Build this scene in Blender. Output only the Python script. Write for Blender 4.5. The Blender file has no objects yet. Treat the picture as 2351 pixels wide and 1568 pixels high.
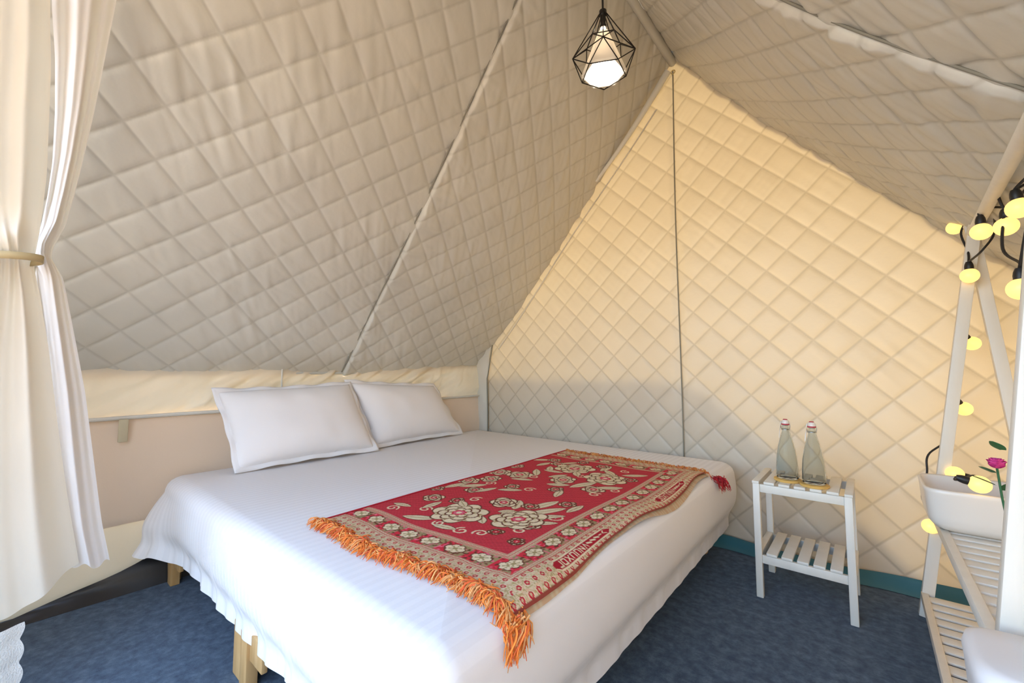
import bpy, bmesh, math, random
import numpy as np
from mathutils import Vector, Matrix

random.seed(7)
rng = np.random.default_rng(7)
SC = bpy.context.scene
COL = SC.collection
PI = math.pi

# ------------------------------------------------------------------ camera
cam_d = bpy.data.cameras.new('camera')
cam = bpy.data.objects.new('camera', cam_d)
COL.objects.link(cam)
cam_d.sensor_fit = 'HORIZONTAL'
cam_d.sensor_width = 36.0
cam_d.lens = 960.0 / 2351.0 * 36.0
cam_d.clip_start = 0.02
cam.location = (0, 0, 1.1)
cam.rotation_euler = (math.radians(90 + 3.933), 0, math.radians(40.246))
SC.camera = cam

# ------------------------------------------------------------------ light
world = bpy.data.worlds.new('world')
SC.world = world
world.use_nodes = True
wn = world.node_tree.nodes
wn.clear()
w_out = wn.new('ShaderNodeOutputWorld')
w_bg = wn.new('ShaderNodeBackground')
w_sky = wn.new('ShaderNodeTexSky')
w_sky.sky_type = 'NISHITA'
w_sky.sun_disc = False
w_sky.sun_elevation = math.radians(38)
w_sky.sun_rotation = math.radians(26)
w_sky.air_density = 1.0
w_sky.dust_density = 3.4
w_sky.ozone_density = 1.0
w_bg.inputs['Strength'].default_value = 0.92
world.node_tree.links.new(w_sky.outputs[0], w_bg.inputs['Color'])
world.node_tree.links.new(w_bg.outputs[0], w_out.inputs['Surface'])

sun_d = bpy.data.lights.new('sun', 'SUN')
sun = bpy.data.objects.new('sun', sun_d)
COL.objects.link(sun)
sun_d.energy = 13.0
sun_d.color = (1.0, 0.9, 0.74)
sun_d.angle = math.radians(3.0)
# light travels from behind the gable (+Y, slightly from the right) down into the tent
SUN_DIR = Vector((-0.45, -0.90, -0.74)).normalized()
sun.rotation_euler = SUN_DIR.to_track_quat('-Z', 'Y').to_euler()
sun.location = (-3, 8, 7)

SC.view_settings.view_transform = 'Standard'
SC.view_settings.look = 'None'
SC.view_settings.exposure = 0.73
SC.view_settings.gamma = 1.0
SC.view_settings.use_curve_mapping = False
SC.cycles.max_bounces = 5
SC.cycles.diffuse_bounces = 3
SC.cycles.glossy_bounces = 3
SC.cycles.transmission_bounces = 6
SC.cycles.transparent_max_bounces = 4
SC.cycles.caustics_refractive = False
SC.cycles.caustics_reflective = False

# ------------------------------------------------------------------ helpers
def tag(o, label=None, cat=None, group=None, kind=None):
    if label: o['label'] = label
    if cat: o['category'] = cat
    if group: o['group'] = group
    if kind: o['kind'] = kind
    return o

def empty(name, loc=(0, 0, 0)):
    o = bpy.data.objects.new(name, None)
    o.empty_display_size = 0.05
    o.location = loc
    COL.objects.link(o)
    return o

def link_mesh(name, me, mat=None, parent=None, smooth=True):
    if mat is not None and len(me.materials) == 0:
        me.materials.append(mat)
    if smooth:
        me.polygons.foreach_set('use_smooth', [True] * len(me.polygons))
    o = bpy.data.objects.new(name, me)
    COL.objects.link(o)
    if parent is not None:
        o.parent = parent
        o.matrix_parent_inverse = Matrix.Translation(-Vector(parent.location))
    return o

class MB:
    """collects shapes given in world coordinates, builds ONE mesh object"""
    def __init__(self):
        self.v = []; self.f = []; self.c = []
    def add(self, verts, faces, col=None):
        b = len(self.v)
        self.v.extend([tuple(map(float, p)) for p in verts])
        self.f.extend([tuple(i + b for i in f) for f in faces])
        if col is not None:
            self.c.extend([col] * len(verts))
    def tube(self, pts, r, n=8, cap=True, col=None, closed=False):
        pts = [Vector(p) for p in pts]
        m = len(pts)
        rs = r if hasattr(r, '__len__') else [r] * m
        t0 = (pts[1] - pts[0]).normalized()
        nrm = t0.orthogonal().normalized()
        verts = []
        prev = t0
        for i, p in enumerate(pts):
            if closed:
                t = (pts[(i + 1) % m] - pts[i - 1]).normalized()
            elif i == 0: t = t0
            elif i == m - 1: t = (pts[-1] - pts[-2]).normalized()
            else: t = (pts[i + 1] - pts[i - 1]).normalized()
            q = prev.rotation_difference(t)
            nrm = (q @ nrm); nrm = (nrm - t * nrm.dot(t)).normalized()
            prev = t
            bi = t.cross(nrm)
            for k in range(n):
                a = 2 * PI * k / n
                verts.append(p + (nrm * math.cos(a) + bi * math.sin(a)) * rs[i])
        faces = []
        for i in range(m if closed else m - 1):
            for k in range(n):
                a = i * n + k; b = i * n + (k + 1) % n
                c = ((i + 1) % m) * n + (k + 1) % n; d = ((i + 1) % m) * n + k
                faces.append((a, b, c, d))
        if cap and not closed:
            faces.append(tuple(range(n - 1, -1, -1)))
            faces.append(tuple((m - 1) * n + k for k in range(n)))
        self.add(verts, faces, col)
        return self
    def lathe(self, prof, center, n=24, axis=None, col=None):
        """prof: list of (r, h); axis: unit Vector (default +Z)"""
        ax = Vector(axis).normalized() if axis is not None else Vector((0, 0, 1))
        u = ax.orthogonal().normalized(); w = ax.cross(u)
        c = Vector(center)
        verts = []
        for r, h in prof:
            for k in range(n):
                a = 2 * PI * k / n
                verts.append(c + ax * h + (u * math.cos(a) + w * math.sin(a)) * max(r, 1e-5))
        faces = []
        for i in range(len(prof) - 1):
            for k in range(n):
                faces.append((i * n + k, i * n + (k + 1) % n, (i + 1) * n + (k + 1) % n, (i + 1) * n + k))
        self.add(verts, faces, col)
        return self
    def box(self, lo, hi, bev=0.0, M=None, col=None):
        bm = bmesh.new()
        bmesh.ops.create_cube(bm, size=1.0)
        lo = Vector(lo); hi = Vector(hi)
        for v in bm.verts:
            v.co = Vector(((lo[i] + hi[i]) / 2 + v.co[i] * (hi[i] - lo[i]) for i in range(3)))
        if bev > 0:
            bmesh.ops.bevel(bm, geom=list(bm.edges), offset=bev, segments=2, affect='EDGES', profile=0.5)
        bm.verts.index_update()
        vs = [(M @ v.co) if M is not None else v.co.copy() for v in bm.verts]
        self.add(vs, [[v.index for v in f.verts] for f in bm.faces], col)
        bm.free()
        return self
    def bar(self, p, q, w, d, side=(0, 1, 0), bev=0.003, col=None):
        """square bar from p to q, w across 'side', d along the third axis"""
        p = Vector(p); q = Vector(q)
        z = (q - p).normalized()
        x = Vector(side); x = (x - z * x.dot(z)).normalized()
        y = z.cross(x)
        M = Matrix(((x.x, y.x, z.x, p.x), (x.y, y.y, z.y, p.y), (x.z, y.z, z.z, p.z), (0, 0, 0, 1)))
        return self.box((-w / 2, -d / 2, 0), (w / 2, d / 2, (q - p).length), bev, M, col)
    def build(self, name, mat, parent=None, smooth=True, auto=True):
        me = bpy.data.meshes.new(name)
        me.from_pydata(self.v, [], self.f)
        me.validate()
        if self.c and len(self.c) == len(me.vertices):
            at = me.color_attributes.new('col', 'FLOAT_COLOR', 'POINT')
            at.data.foreach_set('color', np.array([(*c, 1.0) for c in self.c], dtype=np.float32).ravel())
        me.update()
        o = link_mesh(name, me, mat, parent, smooth)
        if smooth and auto:
            try:
                me.set_sharp_from_angle(angle=math.radians(38))
            except Exception:
                pass
        return o

def grid_mesh(name, P, mat, parent=None, keep=None, closed_u=False, col=None, flip=False, uv=None):
    """P: (n, m, 3) array of points -> quad sheet; keep: (n-1, m-1) bool; closed_u joins row n-1 to row 0"""
    n, m = P.shape[:2]
    idx = np.arange(n * m).reshape(n, m)
    if closed_u:
        a = idx; b = np.roll(idx, -1, axis=0)
        q = np.stack([a[:, :-1], b[:, :-1], b[:, 1:], a[:, 1:]], -1)
    else:
        q = np.stack([idx[:-1, :-1], idx[1:, :-1], idx[1:, 1:], idx[:-1, 1:]], -1)
    if uv is not None:      # split each quad along the stitch line that crosses it
        ac = (uv[:-1, :-1, 0] + uv[1:, 1:, 0]) / 2
        ra = np.abs(ac - np.round(ac)) < 0.03
        q = np.where(ra[..., None], np.roll(q, -1, axis=-1), q)
    q = q.reshape(-1, 4)
    if keep is not None:
        q = q[keep.reshape(-1)]
    if flip:
        q = q[:, ::-1]
    V = P.reshape(-1, 3)
    C = None if col is None else col.reshape(-1, 3)
    used = np.zeros(len(V), bool); used[q.ravel()] = True
    remap = np.cumsum(used) - 1
    UVq = None if uv is None else uv.reshape(-1, 2)[q.ravel()]
    V = V[used]; q = remap[q]
    me = bpy.data.meshes.new(name)
    me.vertices.add(len(V)); me.vertices.foreach_set('co', V.astype(np.float32).ravel())
    me.loops.add(len(q) * 4); me.loops.foreach_set('vertex_index', q.astype(np.int32).ravel())
    me.polygons.add(len(q))
    me.polygons.foreach_set('loop_start', np.arange(0, len(q) * 4, 4, dtype=np.int32))
    me.polygons.foreach_set('loop_total', np.full(len(q), 4, dtype=np.int32))
    me.update(calc_edges=True)
    if UVq is not None:
        ul = me.uv_layers.new(name='quilt')
        ul.data.foreach_set('uv', UVq.astype(np.float32).ravel())
    if C is not None:
        C = C[used]
        at = me.color_attributes.new('col', 'FLOAT_COLOR', 'POINT')
        at.data.foreach_set('color', np.concatenate([C, np.ones((len(C), 1))], 1).astype(np.float32).ravel())
    return link_mesh(name, me, mat, parent, True)

def vnoise(x, y, seed=0):
    xi = np.floor(x).astype(np.int64); yi = np.floor(y).astype(np.int64)
    xf = x - xi; yf = y - yi
    def h(a, b):
        n = (a * 374761393 + b * 668265263 + seed * 1442695041) & 0x7fffffff
        n = ((n ^ (n >> 13)) * 1274126177) & 0x7fffffff
        return ((n ^ (n >> 16)) & 0xffff) / 65535.0
    u = xf * xf * (3 - 2 * xf); v = yf * yf * (3 - 2 * yf)
    a = h(xi, yi); b = h(xi + 1, yi); c = h(xi, yi + 1); d = h(xi + 1, yi + 1)
    return (a * (1 - u) + b * u) * (1 - v) + (c * (1 - u) + d * u) * v

def smooth01(x):
    x = np.clip(x, 0, 1)
    return x * x * (3 - 2 * x)

# ------------------------------------------------------------------ materials
def new_mat(name):
    m = bpy.data.materials.new(name)
    m.use_nodes = True
    nt = m.node_tree
    b = nt.nodes['Principled BSDF']
    return m, nt, b

def setp(b, **kw):
    for k, v in kw.items():
        b.inputs[k.replace('_', ' ')].default_value = v

def plain(name, col, rough=0.6, **kw):
    m, nt, b = new_mat(name)
    setp(b, Base_Color=(*col, 1), Roughness=rough)
    for k, v in kw.items():
        b.inputs[k.replace('_', ' ')].default_value = v
    return m

def noise_node(nt, scale, detail=4, rough=0.55, vec=None, stretch=None):
    tc = nt.nodes.new('ShaderNodeTexCoord')
    src = tc.outputs['Object']
    if stretch is not None:
        mp = nt.nodes.new('ShaderNodeMapping')
        mp.inputs['Scale'].default_value = stretch
        nt.links.new(src, mp.inputs['Vector']); src = mp.outputs['Vector']
    n = nt.nodes.new('ShaderNodeTexNoise')
    n.inputs['Scale'].default_value = scale
    n.inputs['Detail'].default_value = detail
    n.inputs['Roughness'].default_value = rough
    nt.links.new(src, n.inputs['Vector'])
    return n

def ramp(nt, fac, stops):
    r = nt.nodes.new('ShaderNodeValToRGB')
    e = r.color_ramp.elements
    while len(e) > 1: e.remove(e[-1])
    e[0].position = stops[0][0]; e[0].color = (*stops[0][1], 1)
    for p, c in stops[1:]:
        x = e.new(p); x.color = (*c, 1)
    nt.links.new(fac, r.inputs['Fac'])
    return r

def add_bump(nt, b, fac, strength=0.2, dist=0.01):
    bp = nt.nodes.new('ShaderNodeBump')
    bp.inputs['Strength'].default_value = strength
    bp.inputs['Distance'].default_value = dist
    nt.links.new(fac, bp.inputs['Height'])
    nt.links.new(bp.outputs['Normal'], b.inputs['Normal'])
    return bp

def cloth(name, col, trans_col, trans, rough=0.5, spec=0.4, vary=0.06, bump=0.1, bscale=60, sheen=0.0, stitch=0.0):
    m, nt, b = new_mat(name)
    n = noise_node(nt, 3.0, 1)
    c0 = tuple(max(0, x * (1 - vary)) for x in col); c1 = tuple(min(1, x * (1 + vary)) for x in col)
    r = ramp(nt, n.outputs['Fac'], [(0.3, c0), (0.7, c1)])
    csrc = r.outputs['Color']
    if stitch:      # sewn lines: tan thread and wadding, plus groove shade painted into the colour
        uvn = nt.nodes.new('ShaderNodeUVMap'); uvn.uv_map = 'quilt'
        sp = nt.nodes.new('ShaderNodeSeparateXYZ'); nt.links.new(uvn.outputs['UV'], sp.inputs[0])
        pp = []
        for ch in ('X', 'Y'):
            q = nt.nodes.new('ShaderNodeMath'); q.operation = 'PINGPONG'; q.inputs[1].default_value = 0.5
            nt.links.new(sp.outputs[ch], q.inputs[0]); pp.append(q)
        mn = nt.nodes.new('ShaderNodeMath'); mn.operation = 'MINIMUM'
        nt.links.new(pp[0].outputs[0], mn.inputs[0]); nt.links.new(pp[1].outputs[0], mn.inputs[1])
        k = stitch
        vc = ramp(nt, mn.outputs[0], [(0.0, (1 - k, 1 - k * 1.05, 1 - k * 1.15)), (0.018, (1 - k * 0.85, 1 - k * 0.9, 1 - k)), (0.055, (1, 1, 1))])
        mm = nt.nodes.new('ShaderNodeMix'); mm.data_type = 'RGBA'; mm.blend_type = 'MULTIPLY'
        mm.inputs['Factor'].default_value = 1.0
        nt.links.new(csrc, mm.inputs[6]); nt.links.new(vc.outputs['Color'], mm.inputs[7])
        csrc = mm.outputs[2]
    nt.links.new(csrc, b.inputs['Base Color'])
    b.inputs['Roughness'].default_value = rough
    b.inputs['Specular IOR Level'].default_value = spec
    b.inputs['Sheen Weight'].default_value = sheen
    n2 = noise_node(nt, bscale, 1)
    bp = add_bump(nt, b, n2.outputs['Fac'], bump, 0.004)
    if trans > 0:
        tr = nt.nodes.new('ShaderNodeBsdfTranslucent')
        tr.inputs['Color'].default_value = (*trans_col, 1)
        if stitch:
            m2 = nt.nodes.new('ShaderNodeMix'); m2.data_type = 'RGBA'; m2.blend_type = 'MULTIPLY'
            m2.inputs['Factor'].default_value = 1.0
            m2.inputs[6].default_value = (*trans_col, 1)
            nt.links.new(vc.outputs['Color'], m2.inputs[7])
            nt.links.new(m2.outputs[2], tr.inputs['Color'])
        nt.links.new(bp.outputs['Normal'], tr.inputs['Normal'])
        mx = nt.nodes.new('ShaderNodeMixShader')
        mx.inputs['Fac'].default_value = trans
        nt.links.new(b.outputs[0], mx.inputs[1]); nt.links.new(tr.outputs[0], mx.inputs[2])
        nt.links.new(mx.outputs[0], nt.nodes['Material Output'].inputs['Surface'])
    return m

def vcol(name, rough=0.85, bump_scale=900, bump=0.25):
    m, nt, b = new_mat(name)
    a = nt.nodes.new('ShaderNodeVertexColor'); a.layer_name = 'col'
    nt.links.new(a.outputs['Color'], b.inputs['Base Color'])
    b.inputs['Roughness'].default_value = rough
    b.inputs['Specular IOR Level'].default_value = 0.15
    n = noise_node(nt, bump_scale, 2)
    add_bump(nt, b, n.outputs['Fac'], bump, 0.002)
    return m

def emit(name, col, strength):
    m, nt, b = new_mat(name)
    setp(b, Base_Color=(*col, 1), Roughness=0.4)
    b.inputs['Emission Color'].default_value = (*col, 1)
    b.inputs['Emission Strength'].default_value = strength
    return m

M = {}
M['gable'] = cloth('gable_quilt', (0.56, 0.50, 0.405), (0.90, 0.66, 0.31), 0.036, 0.42, 0.45, 0.04, 0.12, 45, stitch=0.20)
M['roof'] = cloth('roof_quilt', (0.625, 0.592, 0.512), (0.8, 0.7, 0.5), 0.0, 0.36, 0.5, 0.04, 0.12, 45, stitch=0.13)  # roof stitch lines: seam shading put into the colour, thread slightly dark
M['roof_plain'] = cloth('roof_plain', (0.56, 0.54, 0.47), (0.8, 0.7, 0.5), 0.0, 0.45, 0.4)
M['sidewall'] = cloth('side_canvas', (0.72, 0.62, 0.47), (0.86, 0.66, 0.38), 0.12, 0.55, 0.3, 0.05, 0.1, 60)
M['sidepanel'] = cloth('side_panel_cotton', (0.72, 0.56, 0.41), (0.86, 0.62, 0.40), 0.05, 0.7, 0.2, 0.04, 0.08, 120)
M['tape'] = cloth('tape', (0.78, 0.73, 0.63), (0.8, 0.7, 0.5), 0.1, 0.6, 0.25)
M['strap'] = plain('strap_webbing', (0.60, 0.50, 0.32), 0.8)
M['cord'] = plain('seam_cord', (0.26, 0.24, 0.19), 0.8)
M['pipe'] = cloth('pole_sleeve', (0.80, 0.76, 0.66), (0.8, 0.7, 0.5), 0.0, 0.5, 0.3)
M['brass'] = plain('brass', (0.62, 0.48, 0.2), 0.35, Metallic=1.0)
M['teal'] = plain('teal_tarp', (0.035, 0.15, 0.19), 0.4)
M['black_tarp'] = plain('black_tarp', (0.018, 0.016, 0.016), 0.3)
M['curtain'] = cloth('curtain_cream', (0.80, 0.73, 0.62), (0.9, 0.75, 0.52), 0.30, 0.8, 0.2, 0.03, 0.06, 200)
M['lining'] = cloth('curtain_lining', (0.90, 0.86, 0.84), (0.9, 0.74, 0.45), 0.22, 0.6, 0.3, 0.03, 0.04, 120)
M['tie'] = plain('tie_band', (0.60, 0.46, 0.24), 0.75)
M['lace'] = cloth('lace', (0.86, 0.85, 0.80), (0.9, 0.85, 0.75), 0.15, 0.9, 0.1, 0.03, 0.8, 220)
M['pillow'] = cloth('pillow_cotton', (0.88, 0.82, 0.78), (0.9, 0.85, 0.8), 0.0, 0.8, 0.2, 0.015, 0.06, 150)
M['pine'] = None
M['white_wood'] = None
M['black_metal'] = plain('black_wire', (0.022, 0.018, 0.016), 0.45, Metallic=0.6)
M['black_plastic'] = plain('black_socket', (0.012, 0.011, 0.011), 0.45)
M['cable'] = plain('black_cable', (0.015, 0.014, 0.014), 0.6)
M['ceramic'] = plain('white_ceramic', (0.86, 0.78, 0.69), 0.2)
M['plastic'] = plain('white_plastic', (0.80, 0.76, 0.74), 0.38)
M['cork'] = plain('amber_cork', (0.78, 0.46, 0.12), 0.75)
M['pink'] = plain('pink_petal', (0.72, 0.05, 0.26), 0.6)
M['red_rubber'] = plain('red_rubber', (0.50, 0.05, 0.07), 0.6)
M['leaf'] = plain('green_leaf', (0.02, 0.13, 0.045), 0.5)
M['steel'] = plain('steel_wire', (0.6, 0.6, 0.58), 0.3, Metallic=1.0)
M['bulb'] = emit('warm_bulb', (1.0, 0.64, 0.18), 0.85)
M['bulb'].cycles.emission_sampling = 'NONE'      # dim glow, needs no direct sampling
M['lamp_bulb'] = emit('lamp_bulb', (1.0, 0.86, 0.66), 10.0)
M['rug'] = vcol('rug_weave')
M['fringe'] = vcol('rug_fringe', 0.8, 400, 0.1)

def make_wood(name, c0, c1, rough, scale=6):
    m, nt, b = new_mat(name)
    n = noise_node(nt, scale, 5, 0.6, stretch=(3, 3, 0.35))
    r = ramp(nt, n.outputs['Fac'], [(0.3, c0), (0.7, c1)])
    nt.links.new(r.outputs['Color'], b.inputs['Base Color'])
    b.inputs['Roughness'].default_value = rough
    n2 = noise_node(nt, 40, 4, 0.6, stretch=(3, 3, 0.3))
    add_bump(nt, b, n2.outputs['Fac'], 0.12, 0.003)
    return m
M['pine'] = make_wood('pine_wood', (0.50, 0.27, 0.09), (0.66, 0.40, 0.17), 0.55, 10)
M['white_wood'] = make_wood('white_painted_wood', (0.78, 0.72, 0.62), (0.84, 0.78, 0.68), 0.42, 5)

# shade of the pendant: thin frosted paper lit from inside
def make_shade():
    m, nt, b = new_mat('frosted_shade')
    setp(b, Base_Color=(0.85, 0.82, 0.78, 1), Roughness=0.6)
    tr = nt.nodes.new('ShaderNodeBsdfTranslucent')
    tr.inputs['Color'].default_value = (0.9, 0.84, 0.76, 1)
    mx = nt.nodes.new('ShaderNodeMixShader'); mx.inputs['Fac'].default_value = 0.3
    nt.links.new(b.outputs[0], mx.inputs[1]); nt.links.new(tr.outputs[0], mx.inputs[2])
    nt.links.new(mx.outputs[0], nt.nodes['Material Output'].inputs['Surface'])
    return m
M['shade'] = make_shade()

def make_glass(name, col):
    m, nt, b = new_mat(name)
    setp(b, Base_Color=(*col, 1), Roughness=0.02, IOR=1.14)
    b.inputs['Transmission Weight'].default_value = 0.96
    return m
M['glass'] = make_glass('clear_glass', (0.94, 0.96, 0.93))

# satin-striped white bed linen: stripes run along Y
def make_sheet():
    m, nt, b = new_mat('striped_linen')
    tc = nt.nodes.new('ShaderNodeTexCoord')
    w = nt.nodes.new('ShaderNodeTexWave')
    w.wave_type = 'BANDS'; w.bands_direction = 'X'; w.wave_profile = 'SIN'
    w.inputs['Scale'].default_value = 9.0
    nt.links.new(tc.outputs['Object'], w.inputs['Vector'])
    r = ramp(nt, w.outputs['Fac'], [(0.45, (0.86, 0.815, 0.79)), (0.55, (0.90, 0.855, 0.83))])
    nt.links.new(r.outputs['Color'], b.inputs['Base Color'])
    r2 = ramp(nt, w.outputs['Fac'], [(0.45, (0.75,) * 3), (0.55, (0.42,) * 3)])
    nt.links.new(r2.outputs['Color'], b.inputs['Roughness'])
    b.inputs['Specular IOR Level'].default_value = 0.3
    n = noise_node(nt, 14, 4)
    add_bump(nt, b, n.outputs['Fac'], 0.10, 0.01)
    return m
M['sheet'] = make_sheet()

def make_carpet():
    m, nt, b = new_mat('blue_carpet')
    n = noise_node(nt, 26, 8, 0.72)
    r = ramp(nt, n.outputs['Fac'], [(0.36, (0.018, 0.042, 0.080)), (0.5, (0.050, 0.088, 0.138)), (0.66, (0.115, 0.165, 0.215))])
    nt.links.new(r.outputs['Color'], b.inputs['Base Color'])
    b.inputs['Roughness'].default_value = 0.95
    b.inputs['Specular IOR Level'].default_value = 0.1
    b.inputs['Sheen Weight'].default_value = 0.25
    n2 = noise_node(nt, 320, 4, 0.7)
    add_bump(nt, b, n2.outputs['Fac'], 0.6, 0.006)
    return m
M['carpet'] = make_carpet()

def make_ground():
    m, nt, b = new_mat('earth')
    n = noise_node(nt, 5, 6)
    r = ramp(nt, n.outputs['Fac'], [(0.3, (0.32, 0.255, 0.18)), (0.7, (0.44, 0.355, 0.26))])
    nt.links.new(r.outputs['Color'], b.inputs['Base Color'])
    b.inputs['Roughness'].default_value = 0.95
    return m
M['earth'] = make_ground()

# ------------------------------------------------------------------ tent dimensions
XL, XR, XC = -2.97, 1.01, -0.98          # side walls, ridge
YF, YG = -0.28, 2.97                     # front and back gables
ZR, ZE = 3.38, 1.12                      # ridge and eave heights
RUN = XC - XL
SL = math.hypot(RUN, ZR - ZE)            # slope length
YS = 1.54                                # rib seam of the roof

def roof_z(x):
    return ZR - np.abs(x - XC) * (ZR - ZE) / RUN

PER = 0.22
def quilt(u, v, pu, pv, amp=0.008, puff=0.008, per=PER):
    a = ((u - pu) + (v - pv)) / per
    b = ((u - pu) - (v - pv)) / per
    da = np.abs(a - np.round(a)) * per / math.sqrt(2)
    db = np.abs(b - np.round(b)) * per / math.sqrt(2)
    g = (1 - np.exp(-da / 0.008)) * (1 - np.exp(-db / 0.008))
    p = np.sqrt(np.abs(np.sin(PI * a) * np.sin(PI * b)))
    return amp * g + puff * p

def creases(u, v, ang, seed, amp=0.004, f_long=3.0, f_short=26.0):
    c, s = math.cos(ang), math.sin(ang)
    p = u * c + v * s; q = -u * s + v * c
    q = q + 0.02 * (vnoise(u * 5, v * 5, seed + 5) - 0.5)
    n = vnoise(p * f_long, q * f_short, seed) + 0.5 * vnoise(p * f_long * 2, q * f_short * 2, seed + 1)
    mask = smooth01((vnoise(u * 2.6, v * 2.6, seed + 2) - 0.35) / 0.4)
    return amp * (n - 0.75) * (0.25 + mask)

STEP = PER / 24
def quilt_uv(u, v, pu, pv, per=PER):
    return np.stack([((u - pu) + (v - pv)) / per, ((u - pu) - (v - pv)) / per], -1)
def snap(p, origin):
    return origin + round((p - origin) / STEP) * STEP
def steps(a, b):
    v = a + np.arange(int((b - a) / STEP) + 2) * STEP
    v[-1] = b
    return v

# ---- floor
fl = MB(); fl.box((XL, YF - 0.6, -0.06), (XR, YG, 0.0))
tag(fl.build('floor', M['carpet'], smooth=False), 'mottled blue carpet covering the tent floor', kind='structure')

# ---- back gable
def gable_panel(x0, x1, pu, pv, parent, seed):
    nz = int(3.45 / STEP) + 1
    xs = steps(x0, x1); zs = np.arange(nz) * STEP
    pu = snap(pu, x0); pv = snap(pv, 0)
    X, Z = np.meshgrid(xs, zs, indexing='ij')
    h = quilt(X, Z, pu, pv, 0.0045, 0.005)
    h = h + creases(X, Z, 0.9, seed, 0.003) + creases(X, Z, 2.3, seed + 9, 0.0025)
    # gathers beside the centre zip
    dz = np.abs(X - XC)
    h = h + 0.006 * np.exp(-dz / 0.05) * (vnoise(X * 4, Z * 34, seed + 3) - 0.5)
    h = h * smooth01(dz / 0.05)
    # slack: belly in the cloth, tucks under the roof hem
    h = h + 0.02 * (vnoise(X * 1.1, Z * 1.1, seed + 4) - 0.5) * smooth01(dz / 0.35)
    edge = np.clip(roof_z(X) - Z, 0, 9)
    h = h + 0.012 * np.exp(-edge / 0.12) * (vnoise((X + Z) * 14, edge * 2.0, seed + 6) - 0.3)  * smooth01(dz / 0.1)
    Y = YG - h
    P = np.stack([X, Y, Z], -1)
    zc = (Z[:-1, :-1] + Z[1:, 1:]) / 2; xc = (X[:-1, :-1] + X[1:, 1:]) / 2
    keep = zc < roof_z(xc) + 0.05
    return grid_mesh('quilted_panel', P, M['gable'], parent, keep, uv=quilt_uv(X, Z, pu, pv))

wall_back = tag(empty('wall_back', (XC, YG, 0)), 'cream diamond quilted gable wall glowing with sunlight at the back of the tent', kind='structure')
gable_panel(XL, XC, -1.594, 1.761, wall_back, 11)
gable_panel(XC, XR, -0.119, 1.600, wall_back, 31)
mb = MB()
zz = np.linspace(0.0, 3.27, 60)
mb.tube([(XC + 0.006 * math.sin(z * 2.1), YG - 0.012 - 0.02 * (z < 0), z) for z in zz], 0.0048, 6)
mb.build('zip_seam', M['cord'], wall_back)
# flat facing and cord at the left edge of the gable
mb = MB()
vs = []; zz3 = np.linspace(0.02, 1.36, 60)
for z in zz3:
    xr = -2.815 + 0.02 * math.sin(z * 3) if z < 1.0 else -2.815 + (z - 1.0) * 0.16
    for k in range(6):
        x = XL + (xr - XL) * k / 5
        vs.append((x, YG - 0.022 - 0.010 * math.sin(k / 5 * PI) - 0.004 * math.sin(z * 25 + k * 1.7), z))
fs = [(i * 6 + k, i * 6 + k + 1, (i + 1) * 6 + k + 1, (i + 1) * 6 + k) for i in range(len(zz3) - 1) for k in range(5)]
mb.add(vs, fs); mb.build('edge_facing', M['tape'], wall_back)
mb = MB()
mb.tube([(-2.805 + 0.012 * math.sin(z * 3), YG - 0.03, z) for z in np.linspace(0.45, 1.02, 16)] + [(-2.80 + (z - 1.02) * 0.2, YG - 0.03, z) for z in np.linspace(1.06, 1.34, 6)], 0.006, 6)
mb.build('edge_cord', M['cord'], wall_back)
# raised hem seam that follows the roof line a hand's width inside, left half
mb = MB()
pa = Vector((-2.66, YG - 0.024, 1.30)); pb = Vector((-1.10, YG - 0.024, 3.02))
mb.tube([pa.lerp(pb, t) + Vector((0.01 * math.sin(t * 9), 0, 0)) for t in np.linspace(0, 1, 30)], 0.005, 6)
mb.build('hem_seam', M['tape'], wall_back)
bt = MB(); bt.add([], [])
nxs = 80
P = np.zeros((nxs, 4, 3))
for i, x in enumerate(np.linspace(XL, XR, nxs)):
    w = 0.008 * math.sin(x * 7) + 0.006 * math.sin(x * 17 + 1)
    P[i] = [(x, YG - 0.04 + w, 0.060 + 0.01 * math.sin(x * 5)), (x, YG - 0.055 + w, 0.055), (x, YG - 0.065 + w, 0.02), (x, YG - 0.11 + w, 0.004)]
tag(grid_mesh('baseboard_back', P, M['teal']), 'teal groundsheet strip along the foot of the back gable', kind='structure')

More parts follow.
